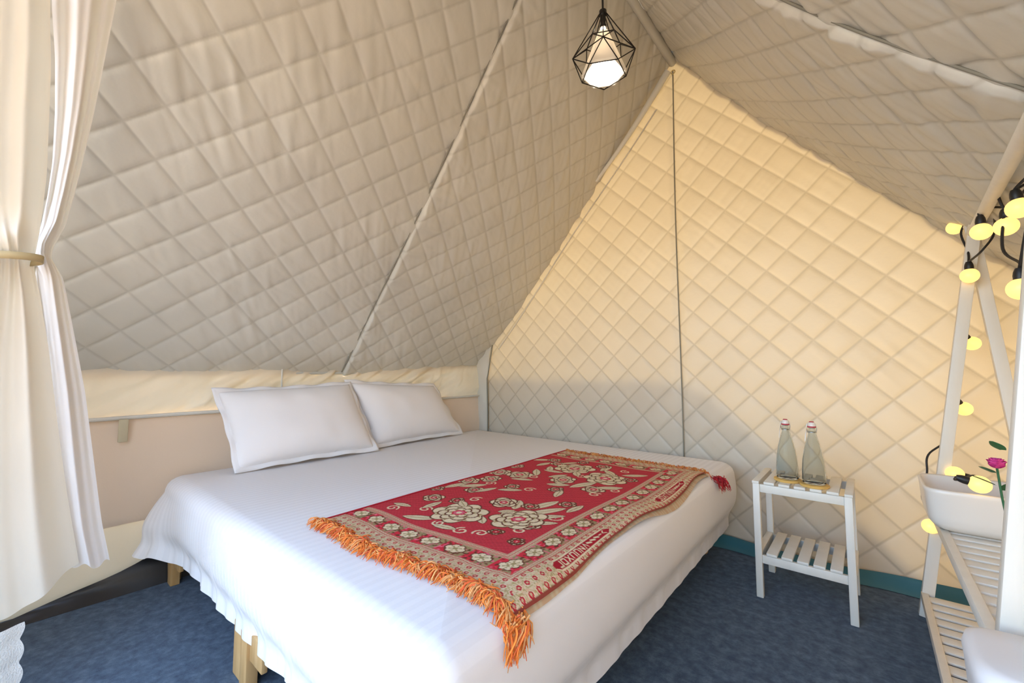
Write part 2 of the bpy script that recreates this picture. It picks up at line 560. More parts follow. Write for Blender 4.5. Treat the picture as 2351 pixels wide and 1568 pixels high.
# ---- roof slopes
def roof_slope(side, parent, seed, pu, pv, splits):
    e_s = Vector((side * RUN, 0, -(ZR - ZE))).normalized()      # down the slope
    nrm = Vector((-side * (ZR - ZE), 0, -RUN)).normalized()     # into the tent
    ns = int(SL / STEP) + 2
    s = np.arange(ns) * STEP
    s[-1] = SL + 0.012
    for k, (y0, y1) in enumerate(splits):
        yv = y1
        if k == 0: y1 = y1 + 0.14
        ys = steps(y0, y1)
        Y, S = np.meshgrid(ys, s, indexing='ij')
        qu, qv = snap(pu[k], y0), snap(pv[k], 0)
        h = quilt(Y, S, qu, qv, 0.0045, 0.004)
        h = h + creases(Y, S, 1.15, seed + k * 7, 0.0075, 4.0, 24) + creases(Y, S, 0.55, seed + 50 + k, 0.003)
        # sag of the slope, stronger in the middle; slack between the rib and the gable
        h = h + 0.055 * np.sin(PI * np.clip(S / SL, 0, 1)) + 0.025 * np.sin(PI * np.clip((Y - y0) / (yv - y0), 0, 1)) * np.sin(PI * np.clip(S / SL, 0, 1))
        h = h + 0.02 * (vnoise(Y * 1.3, S * 1.3, seed + 3) - 0.5)
        if k == 1:      # far panel starts with a gathered fold at the rib seam
            d = Y - y0
            ruff = 0.5 + 0.5 * vnoise(S * 13, d * 3.0, seed + 8) + 0.35 * (vnoise(S * 32, d * 5, seed + 9) - 0.5)
            h = h + 0.034 * np.exp(-d / 0.16) * smooth01(d / 0.035) * ruff - 0.035 * (1 - smooth01(d / 0.03))
            # tucks against the gable
            dg = y1 - Y
            h = h + 0.016 * np.exp(-dg / 0.16) * (vnoise(S * 15, dg * 1.5, seed + 12) - 0.3)
        else:
            d = np.abs(yv - Y)
            h = h + 0.012 * np.exp(-d / 0.10) * (vnoise(S * 14, d * 3, seed + 8) - 0.5)
        # hem: falls a little at the eave, straighter near the gable
        drop = (0.035 - 0.06 * smooth01((Y - 1.9) / 1.1)) * smooth01((S - SL + 0.7) / 0.7)
        X = XC + e_s.x * S + nrm.x * h
        Z = ZR + e_s.z * S + nrm.z * h - drop
        P = np.stack([X, Y, Z], -1)
        grid_mesh('quilted_panel', P, M['roof'], parent, uv=quilt_uv(Y, S, qu, qv))
    # seam cord along the rib
    mb = MB()
    pts = []
    for q in np.linspace(0.0, SL, 70):
        hh = 0.007 + 0.055 * math.sin(PI * q / SL) + 0.02 * (float(vnoise(np.array(splits[1][0] * 1.3), np.array(q * 1.3), seed + 3)) - 0.5)
        pts.append((XC + e_s.x * q + nrm.x * hh, splits[1][0] + 0.008, ZR + e_s.z * q + nrm.z * hh - 0.035 * float(smooth01((q - SL + 0.7) / 0.7))))
    mb.tube(pts, 0.0045, 6)
    mb.build('rib_seam', M['cord'], parent)
    # hem tube at the eave
    mb = MB()
    pts = []
    for y in np.linspace(YF, YG, 60):
        dz = (0.035 - 0.06 * float(smooth01((y - 1.9) / 1.1)))
        pts.append((XC + e_s.x * SL - side * 0.004, y, ZE - dz - 0.004))
    mb.tube(pts, 0.011, 8)
    mb.build('eave_hem', M['roof_plain'], parent)

roof_l = tag(empty('roof_left', (XL, 1.5, ZE)), 'grey beige quilted roof slope on the left above the bed', kind='structure')
roof_slope(-1, roof_l, 71, (0.318, 1.758), (1.848, 1.11), ((YF, YS), (YS, YG + 0.01)))
roof_r = tag(empty('roof_right', (XR, 1.5, ZE)), 'grey beige quilted roof slope on the right above the rack', kind='structure')
roof_slope(1, roof_r, 171, (1.20, 2.013), (1.20, 1.785), ((YF, YS + 0.06), (YS + 0.06, YG + 0.01)))
# ridge sleeve and pole sleeves along the top of the gable
mb = MB(); mb.tube([(XC, y, ZR - 0.045) for y in np.linspace(YF, YG, 12)], 0.03, 12)
tag(mb.build('trim_1', M['roof_plain']), 'ridge sleeve running along the tent peak', kind='structure')
sl = empty('trim_2', (XC, YG, ZE)); tag(sl, 'pale pole sleeves framing the top of the back gable', kind='structure')
for side, tmax in ((-1, 0.30),):
    mb = MB()
    a = Vector((XC + side * 0.02, YG - 0.05, ZR - 0.13)); b = Vector((XC + side * RUN, YG - 0.045, ZE))
    mb.tube([a.lerp(b, t) + Vector((0, 0, -0.03 * math.sin(PI * t / tmax))) for t in np.linspace(0, tmax, 24)],
            [0.021 * (1 - 0.5 * t / tmax) + 0.003 for t in np.linspace(0, tmax, 24)], 10)
    mb.build('sleeve', M['pipe'], sl)
mb = MB(); mb.tube([(XC + 0.02 + 0.014 * math.cos(a), YG - 0.06, ZR - 0.16 + 0.014 * math.sin(a)) for a in np.linspace(0, 2 * PI, 14)[:-1]], 0.003, 6, closed=True)
mb.build('ring', M['brass'], sl)

# ---- left side wall
wl = tag(empty('wall_left', (XL, 1.5, 0)), 'low cream canvas side wall behind the pillows', kind='structure')
ny, nz = 330, 34
ys = np.linspace(YF, YG, ny); zs = np.linspace(0.84, 1.17, nz)
Y, Z = np.meshgrid(ys, zs, indexing='ij')
h = creases(Y, Z * 1.3, 0.62, 301, 0.085, 2.0, 9) + creases(Y, Z, 1.1, 305, 0.030, 3, 20) + creases(Y, Z, 0.5, 308, 0.050, 1.6, 24)
h = h * (0.3 + 0.7 * smooth01((1.13 - Z) / 0.1)) + 0.02 * np.sin(PI * (Z - 0.84) / 0.33)
grid_mesh('upper_canvas', np.stack([XL + 0.012 + h, Y, Z], -1), M['sidewall'], wl)
zs = np.linspace(0.27, 0.86, 40); Y, Z = np.meshgrid(np.linspace(YF, YG, 200), zs, indexing='ij')
h = 0.018 * (vnoise(Y * 2.0, Z * 2.5, 310) - 0.3) + 0.02 * np.sin(PI * (Z - 0.27) / 0.6)
zb = 0.045 * np.sin(Y * 2.6 + 0.4) * (1 - (Z - 0.27) / 0.59)
grid_mesh('lower_panel', np.stack([XL + 0.032 + h, Y, Z + zb], -1), M['sidepanel'], wl)
zs = np.linspace(0.0, 0.34, 20); Y, Z = np.meshgrid(np.linspace(YF, YG, 260), zs, indexing='ij')
h = 0.03 * (vnoise(Y * 5, Z * 5, 320) - 0.3) + 0.03 * (1 - Z / 0.34) + creases(Y, Z, 1.0, 322, 0.02, 3, 12)
grid_mesh('skirt_canvas', np.stack([XL + 0.004 + h, Y, Z], -1), M['sidewall'], wl)
mb = MB()
mb.tube([(XL + 0.05 + 0.004 * math.sin(y * 9), y, 0.852 + 0.006 * math.sin(y * 2.2)) for y in np.linspace(YF, YG, 80)], [0.010] * 80, 8)
mb.build('hem_tape', M['tape'], wl)
mb = MB()
mb.box((XL + 0.062, 0.347, 0.735), (XL + 0.072, 0.385, 0.85), 0.004)
mb.build('strap_tab', M['strap'], wl)
mb = MB()
mb.tube([(XL + 0.03, 1.13, z) for z in np.linspace(0.86, 1.12, 8)], 0.006, 6)
mb.build('vertical_seam', M['tape'], wl)
# black groundsheet upstand at the foot of the wall
P = np.zeros((60, 6, 3))
for i, y in enumerate(np.linspace(YF - 0.2, 2.9, 60)):
    t = float(smooth01((y - 0.0) / 0.6))
    hgt = 0.012 + 0.27 * min(max(y - 0.02, 0), 0.5) + 0.010 * math.sin(y * 13) * t
    for k in range(6):
        q = k / 5
        P[i, k] = (XL + 0.145 - 0.05 * q + 0.012 * math.sin(y * 9 + q * 5) * q, y, 0.002 + hgt * q)
tag(grid_mesh('baseboard_left', P, M['black_tarp']), 'crumpled black plastic groundsheet edge along the left wall', kind='structure')

# ---- right side wall, front gable
Y, Z = np.meshgrid(np.linspace(YF, YG, 160), np.linspace(0, 1.16, 60), indexing='ij')
h = creases(Y, Z, 0.6, 401, 0.02, 2.5, 8)
tag(grid_mesh('wall_right', np.stack([XR - 0.012 - h, Y, Z], -1), M['sidewall']), 'low cream canvas side wall on the right', kind='structure')
wf = tag(empty('wall_front', (XC, YF, 0)), 'front gable canvas around the open tent doorway', kind='structure')
def front_piece(x0, x1, z0f, z1f):
    xs = np.linspace(x0, x1, 40); P = np.zeros((40, 24, 3))
    for i, x in enumerate(xs):
        for k, t in enumerate(np.linspace(0, 1, 24)):
            z = z0f(x) * (1 - t) + z1f(x) * t
            P[i, k] = (x, YF + 0.006 * math.sin(x * 9) * math.sin(z * 3), z)
    grid_mesh('canvas_panel', P, M['sidewall'], wf)
rz = lambda x: float(roof_z(np.array(x)))
front_piece(XL, -2.35, lambda x: 0.0, rz)
front_piece(0.55, XR, lambda x: 0.0, rz)
front_piece(-2.35, 0.55, lambda x: min(rz(x) - 0.02, 2.55), rz)

# ---- outside: ground and an added, unseen mound shading the foot of the gable
g = MB(); g.box((-30, -30, -0.4), (30, 30, -0.065))
tag(g.build('ground', M['earth'], smooth=False), 'bare earth around the tent', kind='structure')
nbx, nby = 90, 24
X, T = np.meshgrid(np.linspace(-7, 2.5, nbx), np.linspace(0, 1, nby), indexing='ij')
hb = np.interp(X, [-7, -0.75, -0.42, 0.35, 0.8, 2.5], [1.90, 1.88, 1.85, 1.12, 0.5, 0.1]) + 0.05 * (vnoise(X * 3, T * 0, 500) - 0.5)
P = np.stack([X, 3.35 + 1.6 * T, -0.1 + (hb + 0.1) * np.sin(PI * np.clip(T * 1.05, 0, 1)) ** 0.6], -1)
tag(grid_mesh('shade_mound', P, M['earth']), 'added unseen mound outside that casts the shadow on the back gable', kind='structure')

# ------------------------------------------------------------------ bed
BX0, BX1, BY0, BY1, BZ = -2.86, -0.63, 0.525, 2.87, 0.545
bed = tag(empty('bed', ((BX0 + BX1) / 2, (BY0 + BY1) / 2, 0)), 'wide low bed on pine legs against the left tent wall', 'bed')
mb = MB(); mb.box((BX0 + 0.03, BY0 + 0.03, 0.30), (BX1 - 0.03, BY1 - 0.03, BZ - 0.012), 0.05)
mb.build('mattress', M['pillow'], bed)
mb = MB(); mb.box((BX0 + 0.06, BY0 + 0.06, 0.19), (BX1 - 0.06, BY1 - 0.06, 0.295), 0.006)
mb.build('base_frame', M['pine'], bed)
for lx in (-2.80, -1.72, -0.83):
    for ly in (0.60, 1.66, 2.76):
        mb = MB(); mb.box((lx - 0.095, ly - 0.035, 0.001), (lx - 0.025, ly + 0.02, 0.19), 0.004)
        leg = mb.build('leg', M['pine'], bed)
        mb = MB(); mb.box((lx - 0.012, ly - 0.04, 0.001), (lx + 0.05, ly + 0.0, 0.19), 0.004)
        mb.build('plank', M['pine'], leg)
        mb = MB(); mb.box((lx - 0.025, ly + 0.005, 0.001), (lx - 0.012, ly + 0.018, 0.19), 0.002)
        mb.build('plank', M['pine'], leg)
    mb = MB(); mb.box((lx + 0.05, 0.57, 0.10), (lx + 0.16, 0.59, 0.19), 0.004)
    mb.build('rail', M['pine'], bed)

# bed sheet: rounded box of cloth with gathered skirt
def perim(n_arc=14):
    pts = []; r = 0.075
    def seg(a, b, step=0.008):
        n = max(2, int((Vector(b) - Vector(a)).length / step))
        for i in range(n): pts.append((Vector(a).lerp(Vector(b), i / n)))
    cs = [((BX0 + r, BY0 + r), PI), ((BX1 - r, BY0 + r), 1.5 * PI), ((BX1 - r, BY1 - r), 0.0), ((BX0 + r, BY1 - r), 0.5 * PI)]
    nr = []
    out = []
    for k, (c, a0) in enumerate(cs):
        for i in range(n_arc + 1):
            a = a0 + (PI / 2) * i / n_arc
            out.append((c[0] + r * math.cos(a), c[1] + r * math.sin(a), math.cos(a), math.sin(a)))
        c2, a2 = cs[(k + 1) % 4]
        p = Vector(out[-1][:2]); q = Vector((c2[0] + r * math.cos(a2), c2[1] + r * math.sin(a2)))
        n = int((q - p).length / 0.009)
        na = a0 + PI / 2
        for i in range(1, n):
            w = p.lerp(q, i / n); out.append((w.x, w.y, math.cos(na), math.sin(na)))
    return np.array(out)
pr = perim()
L = np.concatenate([[0], np.cumsum(np.hypot(np.diff(pr[:, 0]), np.diff(pr[:, 1])))])
prof = [(-0.0745, 0.0), (-0.06, -0.002), (-0.04, -0.009), (-0.024, -0.018), (-0.010, -0.034), (-0.002, -0.055)]
zs_side = np.linspace(-0.075, -0.385, 26)
rows = []
def nz1(seed, f): return vnoise(L * f, L * 0 + 0.5, seed)
near = np.clip(-pr[:, 3], 0, 1)                     # 1 on the side that faces the door
right = np.clip(pr[:, 2], 0, 1)
flare = np.exp(-((pr[:, 0] - (BX0 + 0.03)) / 0.17) ** 2) * np.exp(-((pr[:, 1] - BY0) / 0.14) ** 2)
pleat = np.sin(L * 62 + 3 * nz1(7, 5)) * 0.5 + np.sin(L * 27 + 4 * nz1(8, 3)) * 0.8
for off, dz in prof:
    k = min(1.0, -off / 0.0745) if off < 0 else 0
    cx, cy = (BX0 + BX1) / 2, (BY0 + BY1) / 2
    x = pr[:, 0] + pr[:, 2] * off; y = pr[:, 1] + pr[:, 3] * off
    z = BZ + dz + 0 * x
    if off > -0.15:
        z = z + 0.006 * (nz1(3, 2.2) - 0.5) * (1 - k)
    rows.append(np.stack([x, y, z], -1))
# keep deep inset rows from crossing: clamp to an inner rectangle
for R in rows:
    R[:, 0] = np.clip(R[:, 0], min(R[0, 0], R[:, 0].min()), R[:, 0].max())
for dz in zs_side:
    t = (-dz - 0.075) / 0.31
    low = float(smooth01(np.array((t - 0.45) / 0.4)))
    out = 0.006 * math.sin(PI * min(1, t / 0.5)) - 0.042 * low
    o = out + pleat * (0.003 * t + 0.013 * low) * (0.12 + 0.88 * near) + 0.012 * (nz1(21, 3.0) - 0.5) * t
    o = o + flare * 0.16 * t
    hem = 0.014 * pleat * near + 0.03 * (nz1(5, 2.5) - 0.5) * near + 0.012 * right * np.sin(L * 1.6) + 0.035 * flare
    x = pr[:, 0] + pr[:, 2] * o; y = pr[:, 1] + pr[:, 3] * o
    z = BZ + dz + hem * t
    rows.append(np.stack([np.clip(x, XL + 0.085, 9), np.clip(y, 0, YG - 0.07), z], -1))
P = np.stack(rows, 1)
sheet = grid_mesh('bed_sheet', P, M['sheet'], closed_u=True, flip=True)
# fill the centre of the top with the mattress-wide face
bm = bmesh.new(); bm.from_mesh(sheet.data)
bd = [e for e in bm.edges if e.is_boundary and min(v.co.z for v in e.verts) > BZ - 0.02]
bmesh.ops.holes_fill(bm, edges=bd, sides=0)
bmesh.ops.recalc_face_normals(bm, faces=bm.faces)
bm.to_mesh(sheet.data); bm.free()
for p in sheet.data.polygons: p.use_smooth = True
tag(sheet, 'white satin striped bed sheet with gathered skirt covering the bed', 'bed sheet')

def bed_top(x):
    """height of the sheet across X near the foot edge"""
    xs = [BX1 + o for o, d in prof[::-1]] ; zs_ = [BZ + d for o, d in prof[::-1]]
    xs = np.array([BX0] + sorted(xs)); 
    zt = np.interp(x, [BX1 + o for o, d in prof], [BZ + d for o, d in prof])
    return zt

# ---- pillows
def make_pillow(name, bl, br, tl, tr, thick, label, seed):
    """corner points: bottom-left/right, top-left/right (world)"""
    bl, br, tl, tr = map(Vector, (bl, br, tl, tr))
    c = (bl + br) / 2
    o = tag(empty(name, c), label, 'pillow', 'white pillows on the bed')
    n1, n2 = 70, 50
    U, V = np.meshgrid(np.linspace(0, 1, n1), np.linspace(0, 1, n2), indexing='ij')
    def surf(u, v):
        return ((1 - u) * (1 - v))[..., None] * np.array(bl) + (u * (1 - v))[..., None] * np.array(br) + ((1 - u) * v)[..., None] * np.array(tl) + (u * v)[..., None] * np.array(tr)
    nrm = np.array((br - bl).cross(tl - bl).normalized())
    # edges pull in between the corners
    pin = 0.018
    U2 = U + pin * np.sin(PI * V) * (1 - 2 * U); V2 = V + pin * 1.4 * np.sin(PI * U) * (1 - 2 * V)
    base = surf(U2, V2)
    f = lambda a: (1 - np.abs(2 * a - 1) ** 2.6)
    T = thick * np.sqrt(np.clip(f(U) * f(V), 0, 1)) 
    wr = 0.010 * (vnoise(U * 7, V * 5, seed) - 0.5) * np.sqrt(f(U) * f(V))
    cr = 0.006 * (vnoise(U * 26, V * 3, seed + 2) - 0.5) * np.exp(-V / 0.12)
    F = base + (T * 0.62 + wr + cr)[..., None] * nrm
    B = base - (T * 0.38)[..., None] * nrm
    m1 = grid_mesh('cushion_front', F, M['pillow'], o)
    m2 = grid_mesh('cushion_back', B, M['pillow'], o, flip=True)
    # join both faces into one closed body
    bm = bmesh.new(); bm.from_mesh(m1.data); bm.from_mesh(m2.data)
    bmesh.ops.remove_doubles(bm, verts=bm.verts, dist=1e-4)
    bmesh.ops.recalc_face_normals(bm, faces=bm.faces)
    me = bpy.data.meshes.new('cushion'); bm.to_mesh(me); bm.free()
    for m_ in (m1, m2): bpy.data.objects.remove(m_)
    link_mesh('cushion', me, M['pillow'], o)
    # stitched flange all round
    w = 0.026
    ring = []
    N = 60
    loop = [(t, 0.0, 0, -1) for t in np.linspace(0, 1, N)[:-1]] + [(1.0, t, 1, 0) for t in np.linspace(0, 1, N)[:-1]] + [(1 - t, 1.0, 0, 1) for t in np.linspace(0, 1, N)[:-1]] + [(0.0, 1 - t, -1, 0) for t in np.linspace(0, 1, N)[:-1]]
    eu = (br - bl).normalized(); ev = (tl - bl).normalized()
    pts = []
    for u, v, du, dv in loop:
        uu = u + pin * math.sin(PI * v) * (1 - 2 * u); vv = v + pin * 1.4 * math.sin(PI * u) * (1 - 2 * v)
        p = Vector(surf(np.array(uu), np.array(vv)))
        corner = max(0, 1 - min(min(u, 1 - u) * 1.0 + min(v, 1 - v) * 1.0, 0.08) / 0.08)
        d = eu * (du if corner < 0.01 else (1 if u > .5 else -1) * (0.4 + 0.6 * corner)) + ev * (dv if corner < 0.01 else (1 if v > .5 else -1) * (0.4 + 0.6 * corner))
        if corner >= 0.01:
            d = eu * (du + corner * (1 if u > .5 else -1) * (du == 0)) + ev * (dv + corner * (1 if v > .5 else -1) * (dv == 0))
        wav = 0.006 * math.sin(u * 23 + v * 17 + seed)
        ins = Vector(nrm) * 0.002
        rows_ = [p - d * 0.012 + ins, p + d * w * 0.5 + Vector(nrm) * wav, p + d * w + Vector(nrm) * wav * 1.6, p + d * w - Vector(nrm) * (0.003 - wav * 1.6), p - d * 0.012 - ins]
        for q in rows_:
            if q.z < BZ + 0.004: q.z = BZ + 0.004
        ring.append([tuple(q) for q in rows_])
    grid_mesh('flange', np.array(ring), M['pillow'], o, closed_u=True)
    return o
make_pillow('pillow', (-2.60, 0.80, 0.575), (-2.585, 1.60, 0.575), (-2.83, 0.745, 0.975), (-2.82, 1.535, 1.00), 0.17,
            'larger white pillow leaning on the side wall nearest the door curtain', 3)
make_pillow('pillow', (-2.66, 1.66, 0.575), (-2.70, 2.50, 0.575), (-2.86, 1.555, 1.01), (-2.86, 2.33, 0.965), 0.16,
            'white pillow at the far back corner of the bed, half behind its neighbour', 8)

# ------------------------------------------------------------------ rug
RC = dict(NL=np.array((-1.533, 0.722)), NR=np.array((-0.650, 0.768)), FL=np.array((-1.573, 2.415)), FR=np.array((-0.672, 2.403)))
RW, RL = 0.92, 1.70
NS, NT = 369, 681
s1 = np.linspace(0, 1, NS); t1 = np.linspace(0, 1, NT)
S, T = np.meshgrid(s1, t1, indexing='ij')

def rug_xy(s, t):
    s = np.asarray(s, float); t = np.asarray(t, float)
    P = ((1 - s) * (1 - t))[..., None] * RC['NL'] + (s * (1 - t))[..., None] * RC['NR'] + ((1 - s) * t)[..., None] * RC['FL'] + (s * t)[..., None] * RC['FR']
    P[..., 1] += 0.012 * np.sin(s * 9 + 1) * (1 - t) ** 3
    P[..., 0] += 0.012 * np.sin(t * 11 + 0.7) * s ** 6
    return P
def rug_z(P, s, t, lift=0.006):
    x = np.minimum(P[..., 0], BX1 - 0.001)
    over = np.clip(P[..., 0] - (BX1 - 0.002), 0, 1)
    z = bed_top(x) + lift - over * 1.4
    ripple = 0.010 * smooth01((s - 0.75) / 0.25) * np.maximum(0, np.sin(t * 15 + 0.6)) + 0.0035 * np.sin(s * 8 + t * 5)**2
    rough_ = 0.012 * np.exp(-t / 0.03) * np.maximum(0, np.sin(s * 38))**2
    return z + ripple + rough_

# woven pattern, drawn as colours on the cloth
CR = np.array((0.60, 0.028, 0.045)); CRD = np.array((0.34, 0.012, 0.022)); CT = np.array((0.66, 0.42, 0.25))
CC = np.array((0.82, 0.66, 0.42)); CO = np.array((0.40, 0.29, 0.13)); CP = np.array((0.72, 0.14, 0.20)); CD = np.array((0.16, 0.045, 0.025))
Us = S * RW; Vs = T * RL
img = np.zeros((NS, NT, 3)); img[:] = CR
dg = np.sin((Us * 0.75 - Vs) * 2 * PI / 0.0150)
img[dg > 0.35] = CR * 0.62 + CC * 0.02
img[dg < -0.5] = CR * 1.12 + np.array((0.02, 0.03, 0.03))
def put(mask, c): img[mask] = c
def petal_flower(cx, cy, r, n, rot=0.0, sq=1.0):
    r = r * 1.16
    dx = (Us - cx); dy = (Vs - cy) * sq
    R = np.hypot(dx, dy); A = np.arctan2(dy, dx) + rot
    for k, (f, c) in enumerate(((1.0, CC), (0.72, CC * 0.94), (0.46, CC), (0.22, CP))):
        rr = r * f * (0.80 + 0.20 * np.abs(np.cos((A + k * 0.6) * n / 2)) + 0.05 * np.sin(A * 2 + cx * 40))
        put((R < rr + 0.006) & (R > rr - 0.006), CD if k < 3 else CR)
        put(R < rr - 0.001, c)
        if k < 3:
            put((R < rr - 0.005) & (R > rr * 0.62) & (np.abs(np.sin((A + k * 0.6) * n / 2)) > 0.82), CO)
    put((R < r * 0.10), CC)
def leaf(cx, cy, ln, wd, ang, c=None):
    c = CC * 0.9 if c is None else c
    ln *= 1.15; wd *= 1.25
    dx = Us - cx; dy = Vs - cy
    p = dx * math.cos(ang) + dy * math.sin(ang); q = -dx * math.sin(ang) + dy * math.cos(ang)
    w = wd * np.clip(1 - (p / ln) ** 2, 0, 1) ** 0.8
    put((np.abs(p) < ln) & (np.abs(q) < w + 0.004), CD)
    put((np.abs(p) < ln) & (np.abs(q) < w), c)
    put((np.abs(p) < ln * 0.8) & (np.abs(q) < 0.0022), CO)
def stroke(pts, w, c):
    for (x0, y0), (x1, y1) in zip(pts[:-1], pts[1:]):
        dx, dy = x1 - x0, y1 - y0; l2 = dx * dx + dy * dy + 1e-12
        t = np.clip(((Us - x0) * dx + (Vs - y0) * dy) / l2, 0, 1)
        put(np.hypot(Us - x0 - t * dx, Vs - y0 - t * dy) < w, c)
def scroll(cx, cy, r, a0, turns=1.2, c=None):
    pts = [(cx + r * (1 - 0.75 * k / 16) * math.cos(a0 + turns * 2 * PI * k / 16), cy + r * (1 - 0.75 * k / 16) * math.sin(a0 + turns * 2 * PI * k / 16)) for k in range(17)]
    stroke(pts, 0.0036, CC if c is None else c)
fw = lambda s, t: (s * RW, (t * 0.968 + 0.032) * RL)
def spray(points):
    for kind, s, t, *a in points:
        x, y = fw(s, t)
        if kind == 'f': petal_flower(x, y, *a)
        elif kind == 'l': leaf(x, y, *a)
        else: scroll(x, y, *a)
spray([('s', .22, .17, .03, 0.5), ('s', .53, .125, .030, 2.0), ('s', .60, .14, .028, 4.0, -1.2), ('s', .70, .20, .03, 1.0), ('s', .74, .31, .035, 3.0), ('s', .30, .30, .03, 1.2),
       ('l', .285, .125, .060, .017, 0.5), ('l', .20, .20, .045, .013, 1.6), ('l', .655, .335, .075, .020, 1.0), ('l', .69, .30, .07, .016, 0.7), ('l', .60, .375, .065, .02, 1.3), ('l', .50, .335, .05, .018, 2.0), ('l', .51, .20, .035, .013, 2.4),
       ('l', .725, .262, .05, .014, 0.6), ('f', .126, .239, .040, 5, 0.3), ('f', .24, .265, .028, 5, 0.8), ('f', .435, .326, .052, 5, 0.1), ('f', .753, .148, .024, 5), ('f', .635, .165, .022, 4, 1), ('f', .70, .235, .034, 5),
       ('f', .376, .203, .098, 7, 0.2), ('f', .617, .255, .092, 7, 0.9), ('f', .56, .345, .03, 5)])
spray([('l', .05, .36, .06, .016, 1.4), ('l', .12, .39, .06, .018, 0.9), ('f', .02, .30, .030, 5), ('f', .03, .42, .05, 6), ('f', .183, .361, .038, 5), ('l', .23, .38, .05, .014, 1.2),
       ('s', .16, .44, .03, 0), ('f', .10, .48, .048, 6, .4), ('f', .04, .56, .055, 6), ('f', .177, .571, .060, 6, .5), ('l', .22, .63, .06, .016, 2.2), ('l', .25, .53, .05, .014, .4), ('s', .27, .58, .03, 2), ('f', .02, .66, .04, 5)])
spray([('l', .04, .792, .06, .018, 0.5), ('l', .13, .74, .05, .016, 1.4), ('f', .12, .82, .035, 5), ('l', .23, .70, .05, .015, 2.1), ('f', .20, .78, .04, 5), ('f', .428, .611, .060, 6, .3), ('l', .36, .64, .05, .016, 1.1), ('l', .46, .555, .05, .018, .4),
       ('f', .343, .76, .098, 7, .6), ('f', .60, .703, .100, 7, .1), ('f', .654, .572, .048, 5), ('l', .57, .595, .07, .022, 1.2), ('l', .70, .615, .06, .018, .8), ('s', .70, .53, .03, 1), ('s', .74, .60, .03, 3, -1.2), ('l', .50, .82, .06, .016, 1.6), ('l', .70, .80, .06, .018, .6), ('f', .46, .84, .034, 5), ('f', .72, .74, .03, 5), ('s', .62, .83, .03, 2), ('s', .48, .68, .03, 2)])
spray([('l', .10, .15, .04, .012, .2), ('s', .10, .12, .03, 0), ('l', .45, .12, .045, .013, .1), ('s', .40, .13, .025, 3), ('l', .30, .255, .04, .014, 2.6), ('l', .52, .28, .03, .012, .9), ('f', .68, .41, .03, 5), ('l', .74, .39, .05, .014, 1.5), ('l', .33, .42, .05, .014, .6), ('f', .30, .45, .032, 5), ('s', .40, .46, .03, 1), ('l', .55, .48, .05, .015, 1.9), ('f', .50, .51, .03, 5), ('l', .28, .68, .05, .016, .2), ('l', .24, .82, .05, .014, 1), ('f', .30, .86, .03, 5), ('l', .56, .78, .05, .016, 2.5), ('l', .42, .70, .045, .016, 2.2)])
# borders: signed distances from the three bordered edges (metres)
dR = (1 - S) * RW; dN = Vs; dF = (1 - T) * RL
B_DOT, B_ST1, B_FLO, B_ST2 = 0.072, 0.095, 0.165, 0.190
kN = 0.93; kF = 1.0
D = np.minimum(np.minimum(dR, dN * kN), dF * kF)
along = np.where(dR <= np.minimum(dN * kN, dF * kF), Vs, Us)
bord = D < B_ST2
st = np.sin(D * 2 * PI / 0.0085)
img[bord] = CT
m = bord & (((D >= B_DOT) & (D < B_ST1)) | (D >= B_FLO))
img[m & (st > 0)] = CC * 0.85; img[m & (st <= 0)] = CR * 0.75 + CT * 0.2
m2 = m & (np.sin(along * 2 * PI / 0.006) > 0.5); img[m2] = CT * 0.8
# floral band: red / green blocks with cream flowers
mf = bord & (D >= B_ST1) & (D < B_FLO)
ph = along / 0.105
blk = np.floor(ph * 2).astype(int) % 2
img[mf & (blk == 0)] = CR * 1.15
img[mf & (blk == 1)] = CO * 0.9
nzm = vnoise(along * 120, D * 140, 77)
img[mf & (nzm > 0.72)] = CD; img[mf & (nzm < 0.22)] = CP * 1.1
c_al = (np.floor(ph) + 0.5) * 0.105; rr = np.hypot((along - c_al) * 0.75, D - 0.13)
ang = np.arctan2(D - 0.13, along - c_al)
rf = 0.026 * (0.75 + 0.25 * np.abs(np.cos(ang * 3)))
img[mf & (rr < rf + 0.004)] = CD; img[mf & (rr < rf)] = CC
img[mf & (rr < rf * 0.8) & (np.abs(np.sin(ang * 3)) > 0.85)] = CO
img[mf & (rr < 0.007)] = CO
# dotted ground of the outer band
md = bord & (D < B_DOT)
ck = vnoise(Us * 260, Vs * 260, 5)
img[md] = CC * 0.86
img[md & (ck > 0.62)] = CO * 1.25
img[md & (ck < 0.30)] = CT * 1.05
gx = along / 0.034; gy = D / 0.026
row_ = np.floor(gy)
ox = gx + 0.5 * (row_ % 2)
ddx = (ox - np.floor(ox) - 0.5) * 0.034; ddy = (gy - row_ - 0.5) * 0.026
re = np.hypot(ddx / 0.0085, ddy / 0.0072)
img[md & (re < 1.25)] = CC; img[md & (re < 1.0)] = CR * 0.85; img[md & (re < 0.45)] = CT
img[D < 0.006] = CD * 1.2 + CR * 0.2
